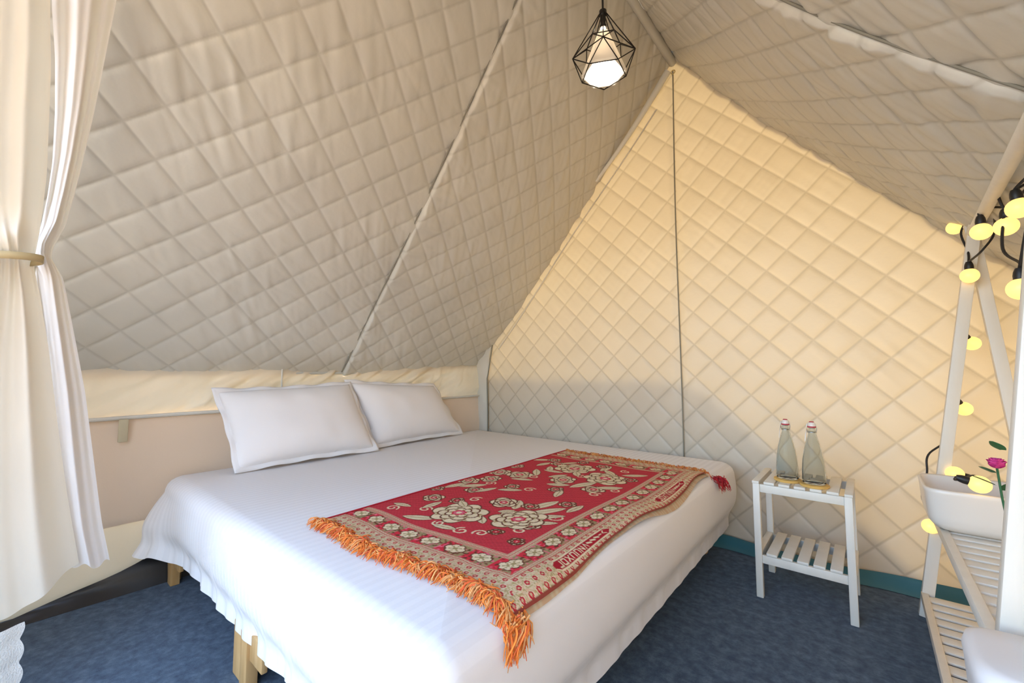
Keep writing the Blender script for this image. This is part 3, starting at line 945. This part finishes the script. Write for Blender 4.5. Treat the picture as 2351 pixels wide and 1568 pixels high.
# red cartouches with woven signs on the right border
def cartouche(v0, v1):
    c = 0.036; hw = 0.0155
    tip = 0.03
    w = hw * np.clip(np.minimum((Vs - v0) / tip + 0.35, (v1 - Vs) / tip), 0, 1)
    inside = (Vs > v0) & (Vs < v1)
    put(inside & (np.abs(dR - c) < w + 0.004), CC)
    put(inside & (np.abs(dR - c) < w), CRD * 1.25)
    X0 = lambda d: RW - d
    v = v0 + 0.022; h = 0.0095; wL = 0.0022
    glyphs = ['J', 'O', 'X', 'n', 'n', 'N', '^', 'o', 'o', 'o', '-', '<']
    stp = (v1 - v0 - 0.05) / len(glyphs)
    for gph in glyphs:
        a, b = v, v + stp * 0.62
        lo, hi = X0(c + h), X0(c - h)
        if gph == 'J': stroke([(lo, b), (hi, b), (hi, a)], wL, CC)
        elif gph == 'O': stroke([(lo, a), (lo, b), (hi, b), (hi, a), (lo, a)], wL, CC)
        elif gph == 'X': stroke([(lo, a), (hi, b)], wL, CC); stroke([(lo, b), (hi, a)], wL, CC)
        elif gph == 'n': stroke([(hi, a), (lo, a), (lo, b), (hi, b)], wL, CC)
        elif gph == 'N': stroke([(hi, a), (lo, a), (hi, b), (lo, b)], wL, CC)
        elif gph == '^': stroke([(hi, a), (lo, (a + b) / 2), (hi, b)], wL, CC)
        elif gph == 'o': stroke([((lo + hi) / 2 - .003, a), ((lo + hi) / 2 + .003, b)], 0.0045, CC)
        elif gph == '-': stroke([((lo + hi) / 2, a), ((lo + hi) / 2, b)], wL, CC)
        else: stroke([(lo, b), ((lo + hi) / 2, a), (hi, b)], wL, CC)
        v += stp
cartouche(0.134 * RL, 0.356 * RL)
cartouche(0.60 * RL, 0.83 * RL)
img = img * (0.92 + 0.16 * vnoise(Us * 400, Vs * 90, 9))[..., None]
img = np.clip(img, 0, 1)

rug = tag(empty('rug', (-1.09, 1.58, BZ)), 'red and gold floral woven rug with orange fringe, folded on the bed', 'rug')
XY = rug_xy(S, T)
grid_mesh('woven_face', np.stack([XY[..., 0], XY[..., 1], rug_z(XY, S, T, 0.012)], -1), M['rug'], rug, col=img)
# lower layer of the folded rug peeks out along the foot edge
s2, t2 = np.meshgrid(np.linspace(0.0, 1.0, 60), np.linspace(0.0, 1.0, 160), indexing='ij')
XY2 = rug_xy(s2, t2)
XY2[..., 0] += s2 ** 8 * (0.003 + 0.012 * smooth01((t2 - 0.25) / 0.5))
z2 = rug_z(XY2, s2, t2, 0.004)
c2 = np.zeros(s2.shape + (3,)); c2[:] = CT * 0.95
c2[(np.sin(t2 * 420) > 0.4)] = CC * 0.8
grid_mesh('folded_under_layer', np.stack([XY2[..., 0], XY2[..., 1], z2], -1), M['rug'], rug, col=c2)
# selvage cord at the fold
mb = MB()
pts = [tuple(rug_xy(np.array(0.0), np.array(t))) for t in np.linspace(0, 1, 80)]
mb.tube([(p[0], p[1], BZ + 0.010 + 0.0035 * math.sin(t * 5) ** 2) for p, t in zip(pts, np.linspace(0, 1, 80))], 0.006, 6, col=tuple(CRD * 1.3))
mb.build('fold_edge', M['rug'], rug)
# fringe
def fringe(end, n, ln, colors, droop):
    mb = MB()
    for i in range(n):
        s = (i + random.random()) / n
        p = rug_xy(np.array(s), np.array(float(end)))
        z0 = float(rug_z(p, np.array(s), np.array(float(end)), 0.010))
        l = ln * random.uniform(0.6, 1.25)
        ang = random.gauss(0, 0.65)
        d = -1 if end == 0 else 1
        x, y, z = p[0], p[1] - d * 0.006, z0
        pts = [(x, y, z)]
        a = ang
        curl = random.gauss(0, 1.3)
        hump = random.uniform(0.0, 0.018)
        for k in range(1, 6):
            a += curl * 0.3
            x += math.sin(a) * l / 5; y += d * math.cos(a) * l / 5
            zt = BZ + 0.006
            if x > BX1 - 0.08:
                zt = float(bed_top(np.array(min(x, BX1 - 0.0021)))) + 0.006
            f = k / 5
            z = z0 * (1 - f) + zt * f + hump * math.sin(PI * f)
            if x > BX1 - 0.03:
                z = z - 0.03 * f * f
            pts.append((x, y, z))
        c = random.choice(colors); j = random.uniform(0.75, 1.2)
        mb.tube(pts, [0.0021, 0.0021, 0.0020, 0.0019, 0.0016, 0.0008], 4, col=tuple(min(1, q * j) for q in c))
    o = mb.build('fringe', M['fringe'], rug)
    o['kind'] = 'stuff'
    return o
OR = [(0.90, 0.27, 0.05), (0.84, 0.20, 0.04), (0.94, 0.36, 0.10), (0.80, 0.15, 0.05), (0.90, 0.44, 0.17)]
fringe(0, 1500, 0.050, OR, True)
fringe(1, 520, 0.040, [(0.62, 0.22, 0.05), (0.70, 0.34, 0.12), (0.55, 0.12, 0.04)], False)
# tassel knots at the two outer corners
def tassel(base, n, ln, cols, dirv, name):
    mb = MB()
    for i in range(n):
        d = (Vector(dirv) + Vector((random.gauss(0, .22), random.gauss(0, .25), random.gauss(0, .18)))).normalized()
        p = Vector(base) + Vector((random.gauss(0, .012), random.gauss(0, .015), random.gauss(0, .004)))
        l = ln * random.uniform(.6, 1.2)
        pts = [p + d * l * t + Vector((0.01 * math.sin(t * 4 + i), 0.01 * math.cos(t * 3 + i), -0.045 * t * t)) for t in np.linspace(0, 1, 6)]
        for q in pts: q.x = max(q.x, BX1 + 0.008) if q.z < BZ - 0.03 else q.x
        c = random.choice(cols); j = random.uniform(.75, 1.2)
        mb.tube(pts, [.0022, .0022, .0021, .002, .0016, .0008], 4, col=tuple(min(1, q * j) for q in c))
    o = mb.build(name, M['fringe'], rug); o['kind'] = 'stuff'
tassel((-0.640, 0.768, 0.535), 110, 0.036, OR, (0.22, -0.55, -0.8), 'corner_tassel')
tassel((-0.625, 2.43, 0.535), 45, 0.04, [(0.5, 0.03, 0.03), (0.42, 0.02, 0.03)], (0.9, 0.1, -0.45), 'corner_tassel')

# ------------------------------------------------------------------ bedside table
TX0, TX1, TY0, TY1, TZ = -0.458, -0.072, 2.385, 2.745, 0.555
tb = tag(empty('slatted_side_table', ((TX0 + TX1) / 2, (TY0 + TY1) / 2, 0)), 'small white slatted two tier table beside the foot of the bed', 'table')
lg = 0.030
for x in (TX0, TX1 - lg):
    for y in (TY0, TY1 - lg):
        MB().box((x, y, 0.001), (x + lg, y + lg, TZ - 0.012), 0.003).build('leg', M['white_wood'], tb)
for z0, z1 in ((TZ - 0.052, TZ - 0.014), (0.165, 0.203)):
    for y in (TY0 + 0.005, TY1 - 0.025):
        MB().box((TX0 + lg, y, z0), (TX1 - lg, y + 0.02, z1), 0.002).build('rail', M['white_wood'], tb)
    for x in (TX0 + 0.006, TX1 - 0.026):
        MB().box((x, TY0 + lg, z0), (x + 0.02, TY1 - lg, z1), 0.002).build('side_rail', M['white_wood'], tb)
W = (TX1 - TX0 - 2 * lg)
nsl = 5; gap = 0.017; sw = (W - gap * (nsl + 1)) / nsl
for z in (TZ - 0.013, 0.204):
    for k in range(nsl):
        x = TX0 + lg + gap + k * (sw + gap)
        MB().box((x, TY0 + 0.004, z), (x + sw, TY1 - 0.004, z + 0.013), 0.002).build('slat', M['white_wood'], tb)
    for x in (TX0 - 0.002, TX1 - lg + 0.002):
        MB().box((x, TY0 + (0.0 if z > .4 else lg), z + (0.0002 if z > .4 else 0)), (x + lg, TY1 - (0.0 if z > .4 else lg), z + 0.013), 0.002).build('edge_slat', M['white_wood'], tb)
TZT = TZ + 0.0001

def make_bottle(x, y, label, coaster_label):
    co = MB()
    co.lathe([(0, 0), (0.056, 0), (0.059, 0.004), (0.059, 0.010), (0.054, 0.013), (0, 0.013)], (x, y, TZT), 32)
    tag(co.build('coaster', M['cork']), coaster_label, 'coaster', 'amber coasters under the bottles')
    zb = TZT + 0.0135
    b = tag(empty('swing_top_bottle', (x, y, zb)), label, 'bottle', 'swing-top water bottles')
    prof = [(0, 0.004), (0.040, 0.0), (0.0455, 0.004), (0.047, 0.015), (0.0465, 0.055), (0.043, 0.105), (0.036, 0.150), (0.027, 0.190), (0.020, 0.215), (0.0165, 0.228), (0.0165, 0.247), (0.019, 0.250), (0.019, 0.258), (0.0155, 0.260),
            (0.012, 0.259), (0.0135, 0.247), (0.0135, 0.228), (0.017, 0.213), (0.024, 0.190), (0.033, 0.150), (0.040, 0.105), (0.0435, 0.055), (0.044, 0.015), (0.036, 0.009), (0, 0.010)]
    MB().lathe(prof, (x, y, zb), 36).build('glass', M['glass'], b)
    MB().lathe([(0.0, 0.257), (0.0125, 0.257), (0.0165, 0.2605), (0.0165, 0.270), (0.015, 0.280), (0.010, 0.285), (0, 0.286)], (x, y, zb), 24).build('stopper', M['ceramic'], b)
    MB().lathe([(0.0135, 0.2595), (0.0178, 0.261), (0.0178, 0.265), (0.0168, 0.267)], (x, y, zb), 24).build('gasket', M['red_rubber'], b)
    MB().lathe([(0.0105, 0.2845), (0.009, 0.2885), (0, 0.2895)], (x, y, zb), 16).build('stopper_mark', M['red_rubber'], b)
    w = MB()
    for s in (-1, 1):
        w.tube([(x + s * 0.017, y, zb + 0.240), (x + s * 0.021, y - 0.004, zb + 0.255), (x + s * 0.018, y, zb + 0.275), (x + s * 0.006, y, zb + 0.283)], 0.0013, 6)
    w.tube([(x + 0.0178 * math.cos(a), y + 0.0178 * math.sin(a), zb + 0.238) for a in np.linspace(0, 2 * PI, 20)[:-1]], 0.0013, 6, closed=True)
    w.tube([(x - 0.020, y - 0.004, zb + 0.252), (x - 0.024, y - 0.016, zb + 0.225), (x - 0.026, y - 0.018, zb + 0.195)], 0.0013, 6)
    w.build('wire_bail', M['steel'], b)
make_bottle(-0.322, 2.49, 'clear swing-top glass bottle on the left of the pair, nearer the bed', 'round amber coaster under the left bottle')
make_bottle(-0.212, 2.455, 'clear swing-top glass bottle on the right of the pair, farther from the bed', 'round amber coaster under the right bottle')

# ------------------------------------------------------------------ pendant lamp
LX, LY = XC, 1.90
lamp = tag(empty('pendant_lamp', (LX, LY, 2.55)), 'hanging lamp with black wire diamond cage and frosted white shade', 'lamp')
mb = MB(); mb.tube([(LX, LY, 2.99), (LX, LY, 3.1), (LX + 0.002, LY, 3.25), (LX, LY, 3.34)], 0.0055, 8); mb.build('cable', M['cable'], lamp)
mb = MB(); mb.lathe([(0, 3.000), (0.012, 2.998), (0.019, 2.992), (0.019, 2.968), (0.014, 2.962), (0.0135, 2.915), (0.018, 2.910), (0.018, 2.895), (0, 2.894)], (LX, LY, 0), 20); mb.build('socket', M['black_plastic'], lamp)
NV = 5; a_near = math.atan2(-LY, -LX)          # one mid vertex points at the door
def ring(r, z, off): return [(LX + r * math.cos(a_near + off + 2 * PI * k / NV), LY + r * math.sin(a_near + off + 2 * PI * k / NV), z) for k in range(NV)]
top = ring(0.018, 2.975, PI / NV); up_ = ring(0.092, 2.815, PI / NV); mid = ring(0.165, 2.715, 0.0); low = ring(0.120, 2.640, PI / NV)
wires = []
for k in range(NV):
    wires += [(top[k], up_[k]), (up_[k], up_[(k + 1) % NV]), (up_[k], mid[k]), (up_[k], mid[(k + 1) % NV]), (mid[k], mid[(k + 1) % NV]), (mid[(k + 1) % NV], low[k]), (mid[k], low[k])]
    wires.append((top[k], tuple(np.array(top[k]) * 0.0 + np.array(mid[k]))) if False else (up_[k], low[k]) if False else (low[k], low[(k + 1) % NV]))
for k in range(NV):
    wires.append(((LX + 0.018 * math.cos(a_near + 2 * PI * k / NV), LY + 0.018 * math.sin(a_near + 2 * PI * k / NV), 2.975), mid[k]))
cage = empty('wire_cage', (LX, LY, 2.58)); bpy.data.objects.remove(cage)
mb = MB()
for p, q in wires: mb.tube([p, q], 0.0028, 6)
mb.build('wire_cage', M['black_metal'], lamp)
# six sided frosted shade, open below
mb = MB(); n6 = 6; off6 = PI / 6
lv = [(0.030, 2.870), (0.114, 2.655), (0.114, 2.640), (0.108, 2.640), (0.108, 2.654), (0.026, 2.866)]
vs = []
for r, z in lv:
    for k in range(n6):
        a = a_near + off6 + 2 * PI * k / n6
        vs.append((LX + r * math.cos(a), LY + r * math.sin(a), z))
fs = [(i * n6 + k, i * n6 + (k + 1) % n6, (i + 1) * n6 + (k + 1) % n6, (i + 1) * n6 + k) for i in range(len(lv) - 1) for k in range(n6)]
mb.add(vs, fs); mb.build('shade', M['shade'], lamp, smooth=False)
mb = MB(); mb.lathe([(0, 2.655)] + [(0.034 * math.sin(t), 2.690 - 0.036 * math.cos(t)) for t in np.linspace(0.1, 2.5, 14)] + [(0.014, 2.745), (0.014, 2.893)], (LX, LY, 0), 24)
mb.build('bulb', M['lamp_bulb'], lamp)

# ------------------------------------------------------------------ A-frame rack
rack = tag(empty('a_frame_rack', (0.36, 2.05, 0)), 'white wooden A-frame garment rack with two slatted shelves', 'rack')
YA, YB = 2.70, 1.36           # far and near frames
AX, AZ = 0.385, 1.70
def legx(z, s, y):            # leg lean, near frame stands a little farther left
    near_ = (YA - y) / (YA - YB)
    foot = (0.150 - 0.005 * near_) if s < 0 else (0.545 - 0.02 * near_)
    ax = AX - 0.065 * near_
    return foot + (ax - foot) * z / AZ
for y in (YA, YB):
    for s in (-1, 1):
        yo = 0.018 * s
        MB().bar((legx(0.002, s, y), y + yo, 0.002), (legx(AZ + 0.05, s, y), y + yo, AZ + 0.05), 0.034, 0.042).build('leg', M['white_wood'], rack)
    MB().bar((legx(0.453, -1, y) + 0.01, y, 0.453), (legx(0.453, 1, y) - 0.01, y, 0.453), 0.028, 0.028).build('crossbar', M['white_wood'], rack)
    MB().bar((legx(0.07, -1, y) + 0.01, y, 0.07), (legx(0.07, 1, y) - 0.01, y, 0.07), 0.028, 0.028).build('crossbar', M['white_wood'], rack)
mb = MB(); mb.tube([(AX, YA + 0.04, AZ), (AX - 0.068, YB - 0.08, AZ)], 0.020, 14); mb.build('top_bar', M['white_wood'], rack)
for zs_, x0f, x1f in ((0.468, legx(0.47, -1, 2.0) - 0.005, legx(0.47, 1, 2.0)), (0.085, legx(0.09, -1, 2.0) - 0.005, legx(0.09, 1, 2.0))):
    for xx in (x0f, x1f):
        MB().bar((xx, YA - 0.02, zs_ + 0.006), (xx, YB + 0.02, zs_ + 0.006), 0.024, 0.040, side=(1, 0, 0)).build('shelf_rail', M['white_wood'], rack)
    y = YA - 0.05
    while y > YB + 0.05:
        MB().box((x0f + 0.012, y - 0.050, zs_ + 0.011), (x1f - 0.012, y, zs_ + 0.020), 0.002).build('slat', M['white_wood'], rack)
        y -= 0.070
SHZ = 0.4882

# ---- basin on the rack
def superell(cx, cy, a, b, n, e=4.0):
    out = []
    for k in range(n):
        t = 2 * PI * k / n
        c, s = math.cos(t), math.sin(t)
        out.append((cx + a * abs(c) ** (2 / e) * (1 if c >= 0 else -1), cy + b * abs(s) ** (2 / e) * (1 if s >= 0 else -1)))
    return out
def basin(name, cx, cy, z0, levels, mat, e=5.0, n=64):
    """levels: (half x, half y, z)"""
    P = np.array([[(*p, z0 + z) for p in superell(cx, cy, a, b, n, e)] for a, b, z in levels]).transpose(1, 0, 2)
    o = grid_mesh(name, P, mat, closed_u=True)
    return o
bs = basin('wash_basin', 0.345, 2.43, SHZ, [(0.001, 0.001, 0.002), (0.12, 0.09, 0.0), (0.150, 0.120, 0.003), (0.172, 0.140, 0.014), (0.186, 0.153, 0.034), (0.192, 0.160, 0.060), (0.197, 0.165, 0.145), (0.199, 0.167, 0.158), (0.194, 0.162, 0.164), (0.187, 0.155, 0.158), (0.180, 0.148, 0.09), (0.165, 0.135, 0.045), (0.12, 0.10, 0.025), (0.001, 0.001, 0.02)], M['ceramic'], e=7.0)
tag(bs, 'white rounded rectangular basin standing on the slatted rack shelf', 'basin')

# ---- rose in front of the basin
rose = tag(empty('artificial_rose', (0.325, 2.02, SHZ)), 'pink artificial rose with green leaves at the right edge beside the basin', 'flower')
mb = MB(); rp = Vector((0.298, 2.002, 0.816))
mb.tube([(0.325, 2.02, SHZ + 0.001), (0.320, 2.015, 0.56), (0.305, 2.006, 0.70), tuple(rp + Vector((0, 0, -0.02)))], 0.003, 6); mb.build('stem', M['leaf'], rose)
def petal(c, yaw, tilt, w, h):
    P = np.zeros((9, 9, 3))
    for i, u in enumerate(np.linspace(-1, 1, 9)):
        for k, v in enumerate(np.linspace(0, 1, 9)):
            ww = w * math.sin(PI * min(1, 0.15 + 0.75 * v)) 
            x = u * ww; y = 0.35 * w * (1 - u * u) + h * v * math.sin(tilt) + 0.006 * v * v; z = h * v * math.cos(tilt)
            P[i, k] = (c[0] + x * math.cos(yaw) - y * math.sin(yaw), c[1] + x * math.sin(yaw) + y * math.cos(yaw), c[2] + z)
    return P
for lay, (n, tilt, w, h) in enumerate(((3, 0.05, 0.011, 0.030), (5, 0.22, 0.016, 0.030), (6, 0.5, 0.018, 0.026))):
    for k in range(n):
        grid_mesh('petal', petal(rp + Vector((0, 0, -0.022)), 2 * PI * k / n + lay * 0.5, tilt, w, h), M['pink'], rose)
for (dx, dy, dz, yaw) in ((-0.01, -0.01, -0.035, 2.4), (0.02, -0.005, -0.03, -1.8), (-0.004, 0.0, -0.075, 1.6), (0.012, 0.0, -0.09, -0.6), (0.016, 0, 0.035, 0.4)):
    grid_mesh('leaf', petal(rp + Vector((dx, dy, dz)), yaw, 1.1, 0.016, 0.045), M['leaf'], rose)

# ---- white rounded bin in the near right corner
bn = basin('white_bin', 0.245, 1.185, 0.001, [(0.001, 0.001, 0.0), (0.085, 0.075, 0.0), (0.096, 0.086, 0.008), (0.125, 0.108, 0.54), (0.127, 0.110, 0.565), (0.122, 0.105, 0.582), (0.108, 0.092, 0.588), (0.05, 0.04, 0.590), (0.001, 0.001, 0.590)], M['plastic'], e=4.5)
tag(bn, 'white rounded plastic bin in front of the rack at the bottom right', 'bin')

# ------------------------------------------------------------------ string lights
sl_ = tag(empty('string_lights', (AX, 2.0, AZ)), 'string of round warm yellow bulbs on black cable wound around the rack', 'string lights')
bulbs = [((0.343, 2.79, 1.763), (0.8, -.2, .5)), ((0.351, 2.312, 1.619), (0.0, 0, 1)), ((0.383, 2.145, 1.587), (0, 0, 1)), ((0.384, 1.987, 1.603), (-0.1, 0, 1)),
         ((0.356, 2.628, 1.506), (0, 0, 1)), ((0.349, 1.85, 1.333), (0, 0, 1)), ((0.370, 2.80, 1.222), (-0.5, -.3, .75)), ((0.330, 2.80, 0.925), (-0.5, -.3, .8)),
         ((0.292, 2.26, 0.690), (-0.7, 0, .2)), ((0.186, 2.655, 0.410), (0.6, 0, .8)), ((0.272, 2.655, 0.652), (0.8, 0, -.2))]
RB = 0.031
ends = []
for c, ax in bulbs:
    ax = Vector(ax).normalized()
    prof = [(RB * math.sin(t), -RB * math.cos(t)) for t in np.linspace(0.0, PI * 0.86, 11)] + [(0.011, RB * 0.98)]
    b = MB(); b.lathe(prof, c, 16, ax); bo = b.build('bulb', M['bulb'], sl_)
    s = MB(); s.lathe([(0.0, RB * 0.9), (0.0145, RB * 0.9), (0.0150, RB * 1.25), (0.0135, RB * 1.6), (0.0095, RB * 1.95), (0.0, RB * 2.0)], c, 16, ax)
    s.build('socket', M['black_plastic'], bo)
    ends.append(Vector(c) + ax * RB * 1.95)
def wire(pts, r=0.0042):
    # Catmull-Rom through the points
    pts = [Vector(p) for p in pts]
    out = []
    ext = [pts[0]] + pts + [pts[-1]]
    for i in range(1, len(ext) - 2):
        p0, p1, p2, p3 = ext[i - 1:i + 3]
        for t in np.linspace(0, 1, 9)[:-1]:
            out.append(0.5 * ((2 * p1) + (p2 - p0) * t + (2 * p0 - 5 * p1 + 4 * p2 - p3) * t * t + (3 * p1 - p0 - 3 * p2 + p3) * t ** 3))
    out.append(pts[-1])
    return out
mb = MB()
E_ = ends
mb.tube(wire([E_[9], (0.165, 2.66, 0.52), (0.185, 2.655, 0.64), (0.195, 2.675, 0.72), (0.27, 2.745, 0.80), E_[7], (0.315, 2.745, 1.08), E_[6], (0.35, 2.745, 1.40), (0.37, 2.65, 1.52), E_[4]]), 0.0042, 6)
mb.tube(wire([E_[4], (0.362, 2.67, 1.62), (0.352, 2.72, 1.72), E_[0], (0.40, 2.72, 1.735), (0.42, 2.55, 1.66), (0.375, 2.48, 1.58), E_[4]]), 0.0042, 6)
mb.tube(wire([(0.42, 2.55, 1.66), (0.41, 2.45, 1.69), (0.385, 2.38, 1.726), (0.355, 2.33, 1.705), E_[1], (0.38, 2.30, 1.70), (0.41, 2.22, 1.675), (0.40, 2.15, 1.725), (0.365, 2.12, 1.715), E_[2], (0.40, 2.10, 1.66), (0.42, 2.02, 1.69), E_[3], (0.41, 1.95, 1.70)]), 0.0042, 6)
mb.tube(wire([E_[2], (0.36, 2.08, 1.50), (0.375, 1.98, 1.43), E_[5], (0.37, 1.80, 1.55), (0.41, 1.76, 1.68), (0.385, 1.70, 1.726), (0.36, 1.60, 1.70)]), 0.0042, 6)
mb.tube(wire([E_[10], (0.32, 2.60, 0.662), (0.25, 2.42, 0.668), E_[8]]), 0.0042, 6)
mb.tube(wire([E_[10], (0.30, 2.69, 0.60), (0.24, 2.745, 0.72), (0.27, 2.745, 0.80)]), 0.0042, 6)
mb.build('cable', M['cable'], sl_)

# ------------------------------------------------------------------ door curtains
mR = [(-1.40, -0.01, 2.80), (-1.5, 0.0, 2.40), (-1.6, 0.006, 2.074), (-1.702, 0.018, 1.95), (-1.803, 0.024, 1.802), (-1.871, 0.028, 1.693), (-1.925, 0.026, 1.598), (-1.966, 0.023, 1.523), (-2.0, 0.018, 1.459), (-2.004, 0.018, 1.428), (-2.016, 0.036, 1.337), (-2.037, 0.064, 1.171), (-2.063, 0.093, 0.955), (-2.089, 0.125, 0.732), (-2.106, 0.149, 0.578), (-2.124, 0.176, 0.419)]
mL = [(-1.40, -0.23, 2.80), (-1.5, -0.225, 2.36), (-1.6, -0.226, 1.988), (-1.702, -0.232, 1.865), (-1.803, -0.236, 1.734), (-1.871, -0.226, 1.639), (-1.925, -0.202, 1.559), (-1.966, -0.168, 1.490), (-2.0, -0.123, 1.439), (-2.004, -0.121, 1.408), (-2.016, -0.148, 1.312), (-2.044, -0.189, 1.112), (-2.075, -0.221, 0.896), (-2.113, -0.238, 0.634), (-2.141, -0.23, 0.437), (-2.15, -0.217, 0.197)]
iR = [(-1.42, 0.16, 2.80), (-1.58, 0.145, 2.45), (-1.68, 0.136, 2.216), (-1.768, 0.127, 2.075), (-1.856, 0.117, 1.923), (-1.931, 0.104, 1.784), (-1.985, 0.093, 1.678), (-2.033, 0.08, 1.581), (-2.068, 0.057, 1.506), (-2.081, 0.056, 1.473), (-2.089, 0.086, 1.413), (-2.113, 0.126, 1.207), (-2.134, 0.161, 1.022), (-2.162, 0.198, 0.768), (-2.186, 0.231, 0.538), (-2.202, 0.261, 0.383)]
iL = [(-1.42, 0.0, 2.80), (-1.58, 0.004, 2.40), (-1.68, 0.008, 2.124), (-1.768, 0.024, 2.011), (-1.856, 0.034, 1.881), (-1.931, 0.038, 1.755), (-1.985, 0.034, 1.657), (-2.033, 0.026, 1.567), (-2.068, 0.010, 1.497), (-2.081, 0.010, 1.466), (-2.089, 0.020, 1.403), (-2.113, 0.043, 1.203), (-2.134, 0.062, 1.026), (-2.162, 0.086, 0.783), (-2.186, 0.114, 0.564), (-2.202, 0.143, 0.416)]
def resample(rows, n):
    rows = np.array(rows); k = np.arange(len(rows)); q = np.linspace(0, len(rows) - 1, n)
    out = np.stack([np.interp(q, k, rows[:, i]) for i in range(3)], -1)
    for _ in range(2):
        out[1:-1] = 0.25 * out[:-2] + 0.5 * out[1:-1] + 0.25 * out[2:]
    return out
def curtain(name, Lr, Rr, mat, folds, amp, seed, parent, knot=8.5, bulge=0.0):
    n, m = 170, 120
    A = resample(Lr, n); B = resample(Rr, n)
    s = np.linspace(0, 1, m)
    rowpos = np.linspace(0, len(Lr) - 1, n)
    P = A[:, None, :] * (1 - s)[None, :, None] + B[:, None, :] * s[None, :, None]
    dk = np.abs(rowpos - knot)
    pinch = smooth01(dk / 2.5)[:, None]
    flow = s[None, :] + 0.035 * (vnoise(rowpos[:, None] * 0.5 + 0 * s[None, :], s[None, :] * 3, seed) - 0.5)
    w = np.sin(flow * 2 * PI * folds + seed) + 0.45 * np.sin(flow * 2 * PI * folds * 2.3 + seed * 2 + rowpos[:, None] * 0.12)
    fine = np.sin(flow * 2 * PI * folds * 4 + seed)
    depth = amp * (0.35 + 0.65 * pinch) * w + amp * 0.28 * (1 - pinch) * fine
    # round the whole bundle: the middle stands towards the room
    depth = depth + (0.05 + 0.05 * (1 - pinch)) * np.sin(PI * s)[None, :]
    if bulge:
        bb = np.exp(-((rowpos - (knot - 1.1)) / 0.8) ** 2)[:, None] * np.exp(-((s - 0.72) / 0.22) ** 2)[None, :]
        depth = depth + bulge * bb
    P[..., 0] += depth
    P[..., 2] += 0.012 * np.sin(s * 12 + seed)[None, :] * smooth01((rowpos - len(Lr) + 3) / 2)[:, None]
    return grid_mesh(name, P, mat, parent)
cu = tag(empty('door_curtain', (-2.1, -0.05, 0.2)), 'cream canvas door curtain tied back at the left edge', 'curtain')
curtain('drape', mL, mR, M['curtain'], 2.2, 0.026, 3, cu, bulge=0.06)
# tie band round the waist of the curtain
mb = MB()
pts = [(-2.0 + 0.075 * math.sin(a) + 0.055, -0.055 + 0.088 * math.cos(a), 1.428 + 0.014 * math.cos(a)) for a in np.linspace(0, 2 * PI, 30)[:-1]]
vs = []; n_ = len(pts)
for p in pts:
    vs += [(p[0], p[1], p[2] - 0.011), (p[0], p[1], p[2] + 0.011)]
fs = [(2 * i, 2 * ((i + 1) % n_), 2 * ((i + 1) % n_) + 1, 2 * i + 1) for i in range(n_)]
mb.add(vs, fs); tie = mb.build('tie_band', M['tie'], cu)
md_ = tie.modifiers.new('thick', 'SOLIDIFY'); md_.thickness = 0.004
ci = tag(empty('curtain_lining', (-2.15, 0.12, 0.3)), 'off-white inner lining curtain hanging behind the tied door curtain', 'curtain')
curtain('drape', iL, iR, M['lining'], 1.7, 0.014, 9, ci)
# zip tape along the inner edge of the lining
A = resample(iL, 60)
mb = MB(); mb.tube([(p[0] + 0.03 + 0.004 * math.sin(i * 1.7), p[1] + 0.004 * math.sin(i * 0.9), p[2]) for i, p in enumerate(A) if i > 34], 0.0045, 6)
mb.build('zip_tape', M['strap'], ci)
# lace edged cloth below the curtain
n, m = 60, 40
P = np.zeros((n, m, 3))
for i, z in enumerate(np.linspace(0.32, 0.004, n)):
    for k, q in enumerate(np.linspace(0, 1, m)):
        edge = 0.048 + 0.010 * abs(math.sin(z * 46)) + 0.02 * (0.32 - z)
        y = -0.30 + (edge + 0.30) * q
        P[i, k] = (-2.02 + 0.016 * math.sin(q * 17) + 0.07 * (0.32 - z), y, z)
tag(grid_mesh('lace_cloth', P, M['lace']), 'white crochet lace cloth with scalloped edge below the door curtain', 'cloth')
